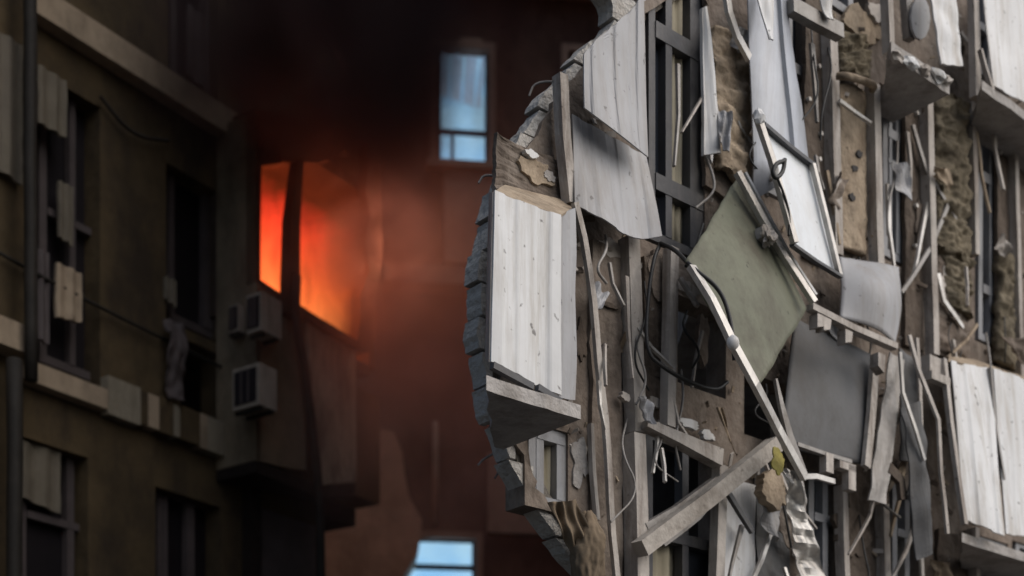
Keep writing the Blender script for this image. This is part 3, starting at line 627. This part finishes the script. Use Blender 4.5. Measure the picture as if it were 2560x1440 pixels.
for i in range(24):
    x, y = spot(ZONES[i % 5]); l = rnd.uniform(90, 300); o0 = rnd.uniform(.06, .2)
    pts = [(x, y, .05), (x+rnd.uniform(-20, 20), y+l*.3, o0), (x+rnd.uniform(-40, 40), y+l*.7, o0+.03), (x+rnd.uniform(-50, 50), y+l, o0)]
    o = mk('hanging_wire', *tube(smoothline([pl.P(*p) for p in pts], 3), rnd.uniform(.004, .008), 6), rnd.choice(('cable_black', 'cable_black', 'metal_grey')), None, True)
    tag(o, say(('long ' if l > 190 else 'short ')+SHADE[o.data.materials[0].name]+' wire dangling', x+10, y+l*.5), 'wire', 'wires dangling from the torn facade')
for i in range(46):
    x, y = spot(ZONES[i % 5]); l = rnd.uniform(70, 260); a = rnd.gauss(0, .28); o0 = rnd.uniform(.05, .16)
    o = strip('splintered_strip', [(x, y, o0), (x+l*.5*math.sin(a)+rnd.uniform(-8, 8), y+l*.5*math.cos(a), o0+rnd.uniform(0, .05)), (x+l*math.sin(a*1.4), y+l*math.cos(a), o0+rnd.uniform(0, .1))],
              rnd.uniform(6, 15), .018, rnd.choice(('pale_trim', 'metal_grey', 'pale_trim', 'metal_pale', 'insulation_tan')), None, .014, 100+i, (1.1, rnd.uniform(.3, 1)))
    tag(o, say(('long ' if l > 160 else 'short ')+SHADE[o.data.materials[0].name]+' splintered strip', x, y+l*.5), 'trim strip', 'splintered strips on the torn facade')
for i in range(22):
    x, y = spot(ZONES[i % 5]); w, h = rnd.uniform(20, 55), rnd.uniform(35, 120); a = rnd.uniform(-.5, .5); o0 = rnd.uniform(.05, .14)
    c = [(x, y), (x+w*math.cos(a), y+w*math.sin(a)+.4*w), (x+w*math.cos(a)*.8-h*math.sin(a), y+w*.4+h*math.cos(a)), (x-h*math.sin(a), y+h*rnd.uniform(.6, 1))]
    V, Fc = sheet([pl.P(px_, py_, o0+rnd.uniform(0, .07)) for px_, py_ in c], 10, 12, lambda s, t: .05*nz(s, t, 2.2, i+200), .008, .014, i+200)
    o = mk('scrap_sheet', V, Fc, rnd.choice(('grey_sheet', 'dull_grey_sheet', 'pale_trim', 'insulation_tan', 'render_brown', 'metal_grey')))
    tag(o, say(('large ' if h > 80 else 'small ')+SHADE[o.data.materials[0].name]+' bent scrap caught', x+w/2, y+h/2), 'scrap', 'bent scraps caught on the torn facade')
# loose scraps, too many and too small to count
SV = []
for i in range(900):
    x = random.uniform(1240, 2560); y = random.uniform(-20, 1440)
    if (x-ACX)**2+(y-ACY)**2 > (AR-60)**2 and x < ACX: continue
    if any(o[0]-6 < x < o[1]+6 and o[2]-10 < y-.42*(x-o[0]) < o[3]+10 for o in OPEN): continue
    p = pl.P(x, y, random.uniform(.0, .03)); s_ = random.choice((.008, .01, .014, .02, .03))
    t_ = Vector((random.uniform(-1, 1), random.uniform(-.4, .4), random.uniform(-1, 1))).normalized()
    SV.append((bar([p, p+t_*s_*random.uniform(1, 4)], s_, .008, pl.n), random.random()))
for k, m_ in enumerate(('pale_trim', 'pier_brown', 'insulation_tan')):
    sel = [v for v, r in SV if k/3 <= r < (k+1)/3]
    o = mk('debris', *merge(*sel), m_); tag(o, ('pale', 'dark brown', 'tan')[k]+' splinters and crumbs stuck across the torn facade', 'debris', None, 'stuff')

# ================================================================== BURNING BUILDING (night side)
pl = LB
bur = empty('burning_building', pl.at(0, 0, 0), 'dark olive stuccoed apartment building with fire in its window bay', 'building')
LOPEN = [(92, 250, 175, 905), (415, 556, 405, 800), (420, 545, -200, 215), (40, 220, 1085, 1600), (388, 552, 1215, 1700), (450, 560, 842, 1035),
         (-120, 62, 40, 330), (-420, -240, 100, 800), (-420, -240, 1000, 1600)]
u0, u1 = pl.uv(pl.P(-900, 700))[0], pl.uv(pl.P(950, 700))[0]
uB0 = pl.uv(pl.P(652, 700))[0]
LT = 17
BO = .5
ulow, zlow = pl.uv(pl.P(806, 700))[0], pl.P(890, 1180, BO).z       # the lowest storey stops short of the corner
outer = [pl.at(u0, 0), pl.at(u0, LT), pl.at(u1, LT), pl.at(u1, pl.P(652, 330).z), pl.at(uB0, pl.P(652, 330).z), pl.at(uB0, pl.P(905, 900, BO).z), pl.at(u1, pl.P(905, 900, BO).z), pl.at(u1, zlow), pl.at(ulow, zlow), pl.at(ulow, 0)]
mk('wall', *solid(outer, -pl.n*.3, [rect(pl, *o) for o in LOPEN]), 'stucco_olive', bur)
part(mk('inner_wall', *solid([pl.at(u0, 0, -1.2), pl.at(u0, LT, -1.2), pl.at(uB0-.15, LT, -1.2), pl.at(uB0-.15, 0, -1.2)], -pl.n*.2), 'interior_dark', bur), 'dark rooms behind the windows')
part(mk('roof', *solid([pl.at(u0, LT+.01, .2), pl.at(u1, LT+.01, .2), pl.at(u1, LT+.01, -7), pl.at(u0, LT+.01, -7)], Vector((0, 0, .3))), 'slab_concrete', bur), 'flat roof')
mk('end_wall', *solid([pl.at(u1-.02, zlow, -.31), pl.at(u1-.02, LT, -.31), pl.at(u1-.02, LT, -7), pl.at(u1-.02, zlow, -7)], -pl.t*.25), 'stucco_olive', bur)
mk('end_wall', *solid([pl.at(ulow-.02, 0, -.31), pl.at(ulow-.02, zlow-.2, -.31), pl.at(ulow-.02, zlow-.2, -7), pl.at(ulow-.02, 0, -7)], -pl.t*.25), 'stucco_olive', bur)
mk('soffit', *solid([pl.at(uB0, zlow-.01, -.31), pl.at(u1-.03, zlow-.01, -.31), pl.at(u1-.03, zlow-.01, -7), pl.at(uB0, zlow-.01, -7)], Vector((0, 0, -.18))), 'charred', bur)
def lband(x0, x1, yt, yb, at, off=.14):          # heights read at column `at`
    z1, z0 = pl.P(at, yt, off).z, pl.P(at, yb, off).z; a, b = pl.uv(pl.P(x0, 700, off))[0], pl.uv(pl.P(x1, 700, off))[0]
    return solid([pl.at(a, z1, off), pl.at(b, z1, off), pl.at(b, z0, off), pl.at(a, z0, off)], -pl.n*(off-.002))
part(mk('string_course', *lband(92, 602, 288, 352, 600), 'band_stone', bur), 'pale stone band')
part(mk('string_course', *lband(-700, 86, 822, 890, 86, .2), 'band_stone', bur), 'pale stone band')
part(mk('string_course', *lband(58, 270, 946-52, 946, 62, .12), 'band_stone', bur), 'pale stone band')
for x0, x1, m_ in ((271, 352, 'stone_pale'), (353, 370, 'stucco_olive'), (371, 400, 'band_stone'), (401, 434, 'stucco_olive'), (435, 450, 'stone_pale'), (451, 500, 'stucco_olive'), (501, 520, 'band_stone'),
                   (521, 600, 'stone_pale'), (601, 614, 'stucco_olive'), (615, 642, 'stone_pale')):
    mk('band_stone', *lband(x0, x1, 1072+random.uniform(-4, 4), 1150+random.uniform(-3, 5), 600, .10+random.uniform(0, .02)), m_, bur)
for yy in (-560, -1400): mk('string_course', *lband(-700, 900, yy, yy+64, 600), 'band_stone', bur)
def lwin(o, bars, transoms=(), fills=()):
    r = rect(pl, *o, off=-.16); parts = []
    T, Z = pl.t*.035, Vector((0, 0, .035))
    parts += [bar([r[0]+T, r[3]+T], .07, .07, pl.n), bar([r[1]-T, r[2]-T], .07, .07, pl.n), bar([r[0]-Z+T*2, r[1]-Z-T*2], .07, .07, pl.n), bar([r[3]+Z+T*2, r[2]+Z-T*2], .07, .07, pl.n)]
    ua, ub_ = pl.uv(r[0])[0], pl.uv(r[1])[0]
    for f, w in bars: parts.append(bar([pl.at(ua+(ub_-ua)*f, r[0].z-.07, -.15), pl.at(ua+(ub_-ua)*f, r[3].z+.07, -.15)], w, .07, pl.n))
    for y, w in transoms: z = pl.P(o[0], y, -.15).z; parts.append(bar([pl.at(ua+.07, z, -.14), pl.at(ub_-.07, z, -.14)], w, .06, pl.n))
    win = mk('window', *merge(*parts), 'night_frame', bur)
    for k, (f, w) in enumerate([(0, 0)]+list(bars)):
        pass
    mk('pane', *solid([pl.at(ua+.08, r[0].z-.08, -.2), pl.at(ub_-.08, r[0].z-.08, -.2), pl.at(ub_-.08, r[3].z+.08, -.2), pl.at(ua+.08, r[3].z+.08, -.2)], -pl.n*.01), 'night_glass', win)
    return win
lwin(LOPEN[0], [(.5, .06)], [(520, .06)]); lwin(LOPEN[1], [(.68, .10)]); lwin(LOPEN[2], [(.7, .06)])
lwin(LOPEN[3], [(.7, .07)], [(1280, .06)]); lwin(LOPEN[4], [(.48, .09), (.1, .05)]); lwin(LOPEN[6], [(.5, .06)])
for o in LOPEN[7:]: lwin(o, [(.5, .06)])
def lboard(name, x0, x1, yt, yb, mat, off, label, cat, grp=None, slant=0, seed=0):
    c = rect(pl, x0, x1, yt, yb, off); c[2] = c[2]+Vector((0, 0, -slant)); V, Fc = sheet(c, 10, 16, lambda s, t: .015*math.sin(s*13)+.01*nz(s, t, 3, seed), .03, .006, seed)
    return tag(mk(name, V, Fc, mat), label, cat, grp)
lboard('roller_blind', 96, 166, 160, 305, 'shutter_pale', .06, 'pale blind half drawn at the head of the window beside the drainpipe', 'blind', None, .0, 1)
lboard('shutter', -30, 56, 60, 402, 'shutter_pale', .08, 'tall pale shutter behind the dark drainpipe', 'shutter', None, .05, 2)
lboard('curtain', 148, 182, 450, 590, 'shutter_pale', .0, 'narrow pale curtain blowing out of the window beside the drainpipe', 'curtain', None, .03, 3)
lboard('board', 80, 122, 612, 835, 'night_frame', .06, 'grey board leaning at the foot of the window beside the drainpipe', 'board', None, .03, 4)
lboard('board', 142, 204, 655, 792, 'band_stone', .09, 'square beige board above the pale stone band', 'board', None, -.04, 5)
lboard('curtain', 470, 522, 10, 185, 'night_frame', -.02, 'pale curtain in the upper window above the long stone band', 'curtain', None, .05, 6)
lboard('curtain', 50, 150, 1098, 1240, 'shutter_pale', -.05, 'olive curtain hanging in the window below the lower stone band', 'curtain', None, .05, 7)
lboard('curtain', 414, 440, 690, 745, 'shutter_pale', .03, 'small scrap of curtain at the window beside the burning bay', 'curtain', None, .04, 8)
V, Fc = sheet([pl.P(x, y, o) for x, y, o in ((406, 800, .1), (448, 805, .1), (470, 1000, .22), (425, 985, .2))], 14, 24, lambda s, t: .05*nz(s, t*2, 3, 9)+.06*math.sin(t*5), .01, .05, 9)
tag(mk('torn_awning', V, Fc, 'night_frame', None, True), 'torn pale awning cloth hanging under the window beside the burning bay', 'awning')
tag(mk('drainpipe', *tube(resample([pl.P(78, 950, .3), pl.P(76, 400, .3), pl.P(74, -600, .3)], .4, .01, 2), .05, 10), 'pipe_dark', None, True), 'dark drainpipe running up the olive facade', 'drainpipe')
tag(mk('drainpipe', *tube(resample([pl.at(pl.uv(pl.P(36, 900, .3))[0], 0, .3), pl.P(36, 900, .3)], .4, .01, 3), .06, 10), 'pipe_dark', None, True), 'lower dark drainpipe under the pale stone band', 'drainpipe')

for i, (a, b, c) in enumerate((((-60, 600), (220, 745), (640, 960)), ((250, 240), (330, 330), (420, 352)))):
    tag(mk('cable', *tube(smoothline([pl.P(a[0], a[1], .06), pl.P(b[0], b[1]+10, .07), pl.P(c[0], c[1], .06)], 3), .016, 6), 'pipe_dark', None, True), ('thin dark cable sagging across the olive facade under the windows', 'short dark cable under the long stone band')[i], 'cable')
# ---- the glazed bay that burns
BO = .5
def bp(x, y, off=BO): return pl.P(x, y, off)
hole = [bp(x, y) for x, y in ((654, 414), (700, 408), (742, 404), (770, 412), (800, 398), (826, 402), (860, 378), (884, 384), (916, 356), (924, 400), (914, 470), (926, 540), (912, 600), (924, 680), (900, 740), (902, 800), (892, 854), (840, 818), (745, 762), (650, 698))]
outl = [bp(x, y) for x, y in ((640, 260), (960, 470-25), (962, 700), (922, 880), (893, 1000), (890, 1205), (850, 1210), (806, 1215), (720, 1180), (640, 1150))]
bay = mk('window_bay', *solid([bp(640, 270), bp(925, 335), bp(952, 352), bp(956, 640), bp(922, 880), bp(905, 880), bp(905, 874), bp(745, 772), bp(640, 706)], -pl.n*.12, [hole]), 'scorched', bur)
part(bay, 'scorched frame around the burning window')
part(mk('parapet', *solid([bp(641, 712), bp(744, 778), bp(760, 790), bp(765, 1175), bp(720, 1170), bp(641, 1150)], -pl.n*.1), 'bay_render', bur), 'stuccoed parapet under the burning window')
V, Fc = sheet([bp(766, 802, BO+.03), bp(893, 868, BO-.02), bp(890, 1204, BO-.02), bp(800, 1212, BO+.03)], 20, 20, lambda s, t: .02*nz(s, t, 2, 31), .05, .01, 31)
part(mk('parapet', V, Fc, 'parapet_sheet', bur), 'pale sheet parapet, dented')
mk('coping', *bar([bp(742, 774, BO+.06), bp(800, 812, BO+.06), bp(892, 866, BO+.04)], .07, .08, pl.n), 'charred', bur)
mk('bay_side', *solid([bp(640, 275), bp(640, 1150), bp(640, 1150)-pl.n*(BO+.0), bp(640, 275)-pl.n*BO], pl.t*.06), 'bay_render', bur)
mk('bay_floor', *solid([bp(640, 1152), bp(806, 1217), bp(888, 1208), bp(888, 1208)-pl.n*.55, bp(640, 1152)-pl.n*.5], Vector((0, 0, -.1))), 'charred', bur)
mk('post', *bar([bp(742, 404, BO+.05), bp(728, 560, BO+.05), bp(724, 790, BO+.05)], .13, .12, pl.n, [.06, .12, .15]), 'charred', bur)
mk('lintel', *bar([bp(700, 398, BO+.05), bp(790, 402, BO+.06), bp(850, 378, BO+.06)], .05, .06, pl.n), 'scorched', bur)
# burnt room
ua, ub_ = pl.uv(bp(640, 700))[0]+.07, pl.uv(bp(950, 700))[0]
zf, zc = bp(905, 885).z, bp(640, 280).z
for nm, q, d in (('room_back', [pl.at(ua, zf, -2.6), pl.at(ub_, zf, -2.6), pl.at(ub_, zc, -2.6), pl.at(ua, zc, -2.6)], -pl.n*.1),
                 ('room_side', [pl.at(ua, zf, .36), pl.at(ua, zf, -2.6), pl.at(ua, zc, -2.6), pl.at(ua, zc, .36)], -pl.t*.05),
                 ('room_side', [pl.at(ub_, zf, .36), pl.at(ub_, zf, -2.6), pl.at(ub_, zc, -2.6), pl.at(ub_, zc, .36)], pl.t*.1),
                 ('room_ceiling', [pl.at(ua, zc, .37), pl.at(ub_, zc, .37), pl.at(ub_, zc, -2.7), pl.at(ua, zc, -2.7)], Vector((0, 0, .1))),
                 ('room_floor', [pl.at(ua, zf, .37), pl.at(ub_, zf, .37), pl.at(ub_, zf, -2.7), pl.at(ua, zf, -2.7)], Vector((0, 0, -.1)))):
    mk(nm, *solid(q, d), 'scorched', bur)
# air conditioners on the bay
def aircon(x0, x1, yt, yb, off, label, depth=.3):
    r = rect(pl, x0, x1, yt, yb, off)
    e = empty('air_conditioner', r[3].lerp(r[2], .5), label, 'air conditioner', 'air conditioners on the burning bay')
    mk('case', *solid(r, -pl.n*depth), 'ac_case', e)
    fl_ = [r[0], r[0]-pl.n*depth, r[3]-pl.n*depth, r[3]]; c = (fl_[0]+fl_[1]+fl_[2]+fl_[3])/4
    gr = [c+(p-c)*.8-pl.t*.012 for p in fl_]
    g_ = mk('grille', *solid(gr, pl.t*.011), 'ac_grille', e)
    for k in range(1, 3):
        a = gr[0].lerp(gr[1], k/3)-pl.t*.006; b = gr[3].lerp(gr[2], k/3)-pl.t*.006
        mk('bar', *bar([a, b], .014, .01, pl.t), 'night_frame', g_)
    for f in (.2, .8):
        a = r[3].lerp(r[2], f)
        mk('bracket', *bar([a+Vector((0, 0, -.016)), a-pl.n*depth+Vector((0, 0, -.016))], .03, .03, Vector((0, 0, 1))), 'pipe_dark', e)
aircon(652, 704, 728, 824, .78, 'upper air conditioner right under the burning window sill', .17)
aircon(648, 692, 905, 1010, .84, 'lower air conditioner on the stuccoed parapet of the burning bay', .32)
aircon(596, 612, 758, 826, .4, 'small air conditioner on the side of the burning bay', .12)
tag(mk('cable', *tube(smoothline([pl.P(x, y, .62) for x, y in ((742, 690), (738, 780), (758, 900), (785, 1100), (800, 1250), (804, 1560))], 3), .045, 8), 'pipe_dark', None, True), 'thick dark cable hanging down across the pale sheet parapet', 'cable')
# door below the bay
part(mk('door_panel', *box(pl, 655, 790, 1270, 1900, .05, .049), 'night_frame', bur), 'dull door panel under the bay')
mk('pier', *box(pl, 628, 652, 1180, 1900, .12, .119), 'charred', bur)

# ================================================================== BUILDING ACROSS THE COURT
pl = FB
far = empty('far_building', pl.at(0, 0, 0), 'smoke darkened brown building across the court with two blue lit windows', 'building')
FO = [(1092, 1222, 118, 408), (982, 1190, 1342, 1620), (1420, 1540, 130, 420)]
fu0, fu1 = -14, 12
mk('wall', *solid([pl.at(fu0, 0), pl.at(fu0, 24), pl.at(fu1, 24), pl.at(fu1, 0)], -pl.n*.3, [rect(pl, *o) for o in FO]), 'far_wall', far)
part(mk('roof', *solid([pl.at(fu0, 24.01, .2), pl.at(fu1, 24.01, .2), pl.at(fu1, 24.01, -6), pl.at(fu0, 24.01, -6)], Vector((0, 0, .3))), 'slab_concrete', far), 'flat roof')
def fwin(o, bars, trans, lit=True, arch=False):
    r = rect(pl, *o, off=-.12); T, Z = pl.t*.03, Vector((0, 0, .03))
    parts = [bar([r[0]+T, r[3]+T], .06, .06, pl.n), bar([r[1]-T, r[2]-T], .06, .06, pl.n), bar([r[0]-Z+T*2, r[1]-Z-T*2], .06, .06, pl.n), bar([r[3]+Z+T*2, r[2]+Z-T*2], .06, .06, pl.n)]
    a, b = pl.uv(r[0])[0], pl.uv(r[1])[0]
    for f, y0, y1, w in bars: parts.append(bar([pl.P(o[0]+(o[1]-o[0])*f, y0, -.1), pl.P(o[0]+(o[1]-o[0])*f, y1, -.1)], w, .05, pl.n))
    for y, w in trans: z = pl.P(o[0], y, -.1).z; parts.append(bar([pl.at(a+.06, z, -.1), pl.at(b-.06, z, -.1)], w, .05, pl.n))
    win = mk('window', *merge(*parts), 'far_frame', far)
    q = rect(pl, *o, off=.05); T2, Z2 = pl.t*.05, Vector((0, 0, .05))
    mk('window_surround', *merge(bar([q[0]-T2, q[3]-T2], .1, .096, pl.n), bar([q[1]+T2, q[2]+T2], .1, .096, pl.n), bar([q[0]+Z2-T2*2, q[1]+Z2+T2*2], .1, .096, pl.n)), 'far_trim', win)
    mk('sill', *bar([q[3]-Z2-T2*3+pl.n*.05, q[2]-Z2+T2*3+pl.n*.05], .1, .196, pl.n), 'far_trim', win)
    mk('pane', *solid([p-pl.n*.05 for p in r], -pl.n*.02), 'lit_pane' if lit else 'night_glass', win)
    return win
w1 = fwin(FO[0], [(.30, 335, 400, .05)], [(328, .07)])
V, Fc = sheet([pl.P(1096, 122, -.15), pl.P(1216, 122, -.15), pl.P(1200, 270, -.15), pl.P(1100, 240, -.15)], 16, 8, lambda s, t: .03*math.sin(s*20), .01, .03, 3)
part(mk('curtain', V, Fc, 'lit_curtain', w1), 'pale gathered curtain')
w2 = fwin(FO[1], [], [(1415, .08)]); fwin(FO[2], [(.5, 130, 420, .05)], [(300, .06)], False)
# torn awning edge across the lower window corner
part(mk('window_hood', *solid([pl.P(970, 1330, .06), pl.P(1100, 1338, .06), pl.P(1058, 1350, .06), pl.P(1022, 1372, .06), pl.P(1004, 1400, .06), pl.P(998, 1450, .06), pl.P(970, 1450, .06)], -pl.n*.05), 'far_trim', far), 'broken corner piece over the lower lit window')
def fband(x0, x1, yt, yb, off): return box(pl, x0, x1, yt, yb, off, off-.003)
mk('ledge', *fband(960, 1700, 655, 700, .35), 'far_trim', far)
mk('pier', *fband(1110, 1330, 410, 654, .12), 'far_trim', far)
mk('pier', *fband(1220, 1500, 1130, 1330, .12), 'far_trim', far)
mk('cornice', *fband(400, 1700, -160, -120, .35), 'far_trim', far)
part(mk('window_lamp_box', *box(pl, 1150, 1205, 92, 118, .2, .2), 'far_trim', far), 'small box over the upper lit window')
tag(mk('downpipe', *tube(resample([pl.P(1088, 1310, -.02), pl.P(1088, 1302, .15), pl.P(1088, 1068, .15), pl.P(1088, 1060, -.02)], .5), .05, 8), 'far_trim', None, True), 'pale downpipe on the far building above the lower lit window', 'downpipe')
tag(mk('glow_wall_stub', *solid([pl.P(x, y, .9) for x, y in ((780, 1040), (985, 1080), (1005, 1130), (1012, 1190), (1024, 1245), (1055, 1300), (1046, 1380), (1010, 1440), (990, 1800), (740, 1800))], -pl.n*.895), 'stub_glow_plaster', None), 'broken wall stub tinted pale for the orange fire glow below the burning bay', 'wall')
a, b = LB.P(822, 85, .3), LB.P(902, 262, .3)
tag(mk('leaning_pole', *tube([a+(a-b)*.1, a, b], .035, 8), 'far_trim', None, True), 'thin pole leaning out above the burning bay', 'pole')

# ================================================================== FIRE AND SMOKE
pl = LB
def volmat(name, build):
    m = bpy.data.materials.new(name); m.use_nodes = True; t = m.node_tree
    t.nodes.remove(t.nodes['Principled BSDF']); build(t, t.nodes, t.links); MATS[name] = m
def fire_nodes(t, N, L):
    v = N.new('ShaderNodeVolumePrincipled'); v.inputs['Density'].default_value = .12; v.inputs['Color'].default_value = (.1, .05, .03, 1)
    tc = N.new('ShaderNodeTexCoord'); sp = N.new('ShaderNodeSeparateXYZ'); L.new(tc.outputs['Generated'], sp.inputs[0])
    r = N.new('ShaderNodeValToRGB'); e = r.color_ramp.elements
    e[0].position = 0; e[0].color = (1, .36, .09, 1); e[1].position = 1; e[1].color = (.6, .018, .01, 1)
    k = r.color_ramp.elements.new(.4); k.color = (1, .17, .035, 1)
    k = r.color_ramp.elements.new(.72); k.color = (.85, .04, .016, 1)
    L.new(sp.outputs[2], r.inputs[0]); L.new(r.outputs[0], v.inputs['Emission Color'])
    mp = N.new('ShaderNodeMapping'); mp.inputs['Scale'].default_value = (1, 1, .45); L.new(tc.outputs['Object'], mp.inputs[0])
    n = N.new('ShaderNodeTexNoise'); n.inputs['Scale'].default_value = 3.4; n.inputs['Detail'].default_value = 6; n.inputs['Distortion'].default_value = 1.8
    L.new(mp.outputs[0], n.inputs['Vector'])
    mr = N.new('ShaderNodeMapRange'); mr.inputs[1].default_value = .36; mr.inputs[2].default_value = .66; mr.inputs[3].default_value = .1; mr.inputs[4].default_value = 2.6
    L.new(n.outputs['Fac'], mr.inputs[0])
    gx = N.new('ShaderNodeMapRange'); gx.inputs[1].default_value = .1; gx.inputs[2].default_value = 1.0; gx.inputs[3].default_value = 1.35; gx.inputs[4].default_value = .75; L.new(sp.outputs[0], gx.inputs[0])
    ml = N.new('ShaderNodeMath'); ml.operation = 'MULTIPLY'; L.new(mr.outputs[0], ml.inputs[0]); L.new(gx.outputs[0], ml.inputs[1]); L.new(ml.outputs[0], v.inputs['Emission Strength'])
    L.new(v.outputs[0], N['Material Output'].inputs['Volume'])
volmat('flame', fire_nodes)
def smoke_nodes(dens, scale, lo, hi, colr, absr=None):
    def f(t, N, L):
        v = N.new('ShaderNodeVolumePrincipled'); v.inputs['Color'].default_value = colr+(1,); v.inputs['Anisotropy'].default_value = .2
        tc = N.new('ShaderNodeTexCoord'); n = N.new('ShaderNodeTexNoise'); n.inputs['Scale'].default_value = scale
        n.inputs['Detail'].default_value = 4; n.inputs['Distortion'].default_value = .6; L.new(tc.outputs['Object'], n.inputs['Vector'])
        mr = N.new('ShaderNodeMapRange'); mr.inputs[1].default_value = lo; mr.inputs[2].default_value = hi; mr.inputs[3].default_value = 0; mr.inputs[4].default_value = dens
        L.new(n.outputs['Fac'], mr.inputs[0]); L.new(mr.outputs[0], v.inputs['Density'])
        L.new(v.outputs[0], N['Material Output'].inputs['Volume'])
    return f
volmat('smoke_plume', smoke_nodes(1.3, .9, .38, .68, (.42, .36, .34)))
# flames: a solid tongue-topped body inside the room
fu, fv = ua+.12, ub_-.12
base, top = zf+.05, zc-.12
def flame_body():
    V, Fc = [], []; nu = 24
    for j, off in enumerate((.30, -1.2, -2.3)):
        for i in range(nu+1):
            u = fu+(fv-fu)*i/nu
            h = top - .25*abs(noise.noise(Vector((i*.55, j*3.1, 0)))) - (.2 if j == 0 else 0)
            V += [pl.at(u, base, off), pl.at(u, h, off)]
    w = 2*(nu+1)
    for j in range(2):
        for i in range(nu):
            a = j*w+2*i
            Fc += [(a, a+2, a+2+w, a+w), (a+1, a+1+w, a+3+w, a+3)]
        Fc += [(j*w, j*w+w, j*w+w+1, j*w+1), (j*w+2*nu, j*w+2*nu+1, j*w+w+2*nu+1, j*w+w+2*nu)]
    for i in range(nu):
        Fc += [(2*i, 2*i+1, 2*i+3, 2*i+2), (2*w+2*i, 2*w+2*i+2, 2*w+2*i+3, 2*w+2*i+1)]
    return V, Fc
tag(mk('fire', *flame_body(), 'flame'), 'orange and red flames filling the burning window bay', 'fire')
fl = bpy.data.lights.new('fire_light', 'POINT'); fl.energy = 60; fl.color = (1, .17, .04); fl.shadow_soft_size = .5
fo = bpy.data.objects.new('fire_light', fl); col.objects.link(fo); fo.location = pl.at((fu+fv)/2, (base+top)/2, .15)
fl2 = bpy.data.lights.new('far_wall_fill', 'POINT'); fl2.energy = 56; fl2.color = (1, .36, .2); fl2.shadow_soft_size = .25  # added lamp outside the bay, no flame there, to brighten the far wall
fo2 = bpy.data.objects.new('far_wall_fill', fl2); col.objects.link(fo2); fo2.location = pl.P(985, 600, .62)
# smoke: soft edged puffs rolling out of the bay and up across the court
def puff_nodes(dens, scale, lo, hi, colr, fall=1.0):
    def f(t, N, L):
        v = N.new('ShaderNodeVolumePrincipled'); v.inputs['Color'].default_value = colr+(1,); v.inputs['Anisotropy'].default_value = .15
        tc = N.new('ShaderNodeTexCoord'); n = N.new('ShaderNodeTexNoise'); n.inputs['Scale'].default_value = scale
        n.inputs['Detail'].default_value = 4; n.inputs['Distortion'].default_value = .5; L.new(tc.outputs['Object'], n.inputs['Vector'])
        mr = N.new('ShaderNodeMapRange'); mr.inputs[1].default_value = lo; mr.inputs[2].default_value = hi; mr.inputs[3].default_value = 0; mr.inputs[4].default_value = dens
        L.new(n.outputs['Fac'], mr.inputs[0])
        sb = N.new('ShaderNodeVectorMath'); sb.operation = 'DISTANCE'; sb.inputs[1].default_value = (.5, .5, .5); L.new(tc.outputs['Generated'], sb.inputs[0])
        fr = N.new('ShaderNodeMapRange'); fr.interpolation_type = 'SMOOTHSTEP'; fr.inputs[1].default_value = .5; fr.inputs[2].default_value = .08; fr.inputs[3].default_value = 0; fr.inputs[4].default_value = fall
        L.new(sb.outputs['Value'], fr.inputs[0])
        mu = N.new('ShaderNodeMath'); mu.operation = 'MULTIPLY'; L.new(mr.outputs[0], mu.inputs[0]); L.new(fr.outputs[0], mu.inputs[1])
        L.new(mu.outputs[0], v.inputs['Density']); L.new(v.outputs[0], N['Material Output'].inputs['Volume'])
    return f
volmat('smoke_dark', puff_nodes(4.5, 1.3, .36, .60, (.10, .07, .07)))
volmat('smoke_mauve', puff_nodes(4.5, 1.9, .40, .62, (.42, .37, .39)))
volmat('smoke_thin', puff_nodes(.6, .9, .36, .66, (.62, .52, .48)))
def puff(px, py, off, rx, ry, rz, mat, label):
    import bmesh
    bm = bmesh.new(); bmesh.ops.create_icosphere(bm, subdivisions=3, radius=1); c = LB.P(px, py, off)
    V = [c+Vector((v.co.x*rx, v.co.y*ry, v.co.z*rz)) for v in bm.verts]; Fc = [tuple(x.index for x in f.verts) for f in bm.faces]; bm.free()
    return tag(mk('smoke', V, Fc, mat, None, True), label, 'smoke', None, 'stuff')
puff(945, 640, 1.0, .72, .7, .95, 'smoke_mauve', 'mauve smoke rolling out of the burning window')
puff(840, 130, 1.5, 2.0, 1.6, 1.25, 'smoke_dark', 'black smoke gathering above the burning bay')
puff(950, 20, 3.0, .8, 1.2, 1.2, 'smoke_dark', 'dark smoke drifting past the upper lit window')
puff(1080, 900, 1.5, 2.4, 2.0, 2.6, 'smoke_thin', 'thin brown smoke hanging in the court')
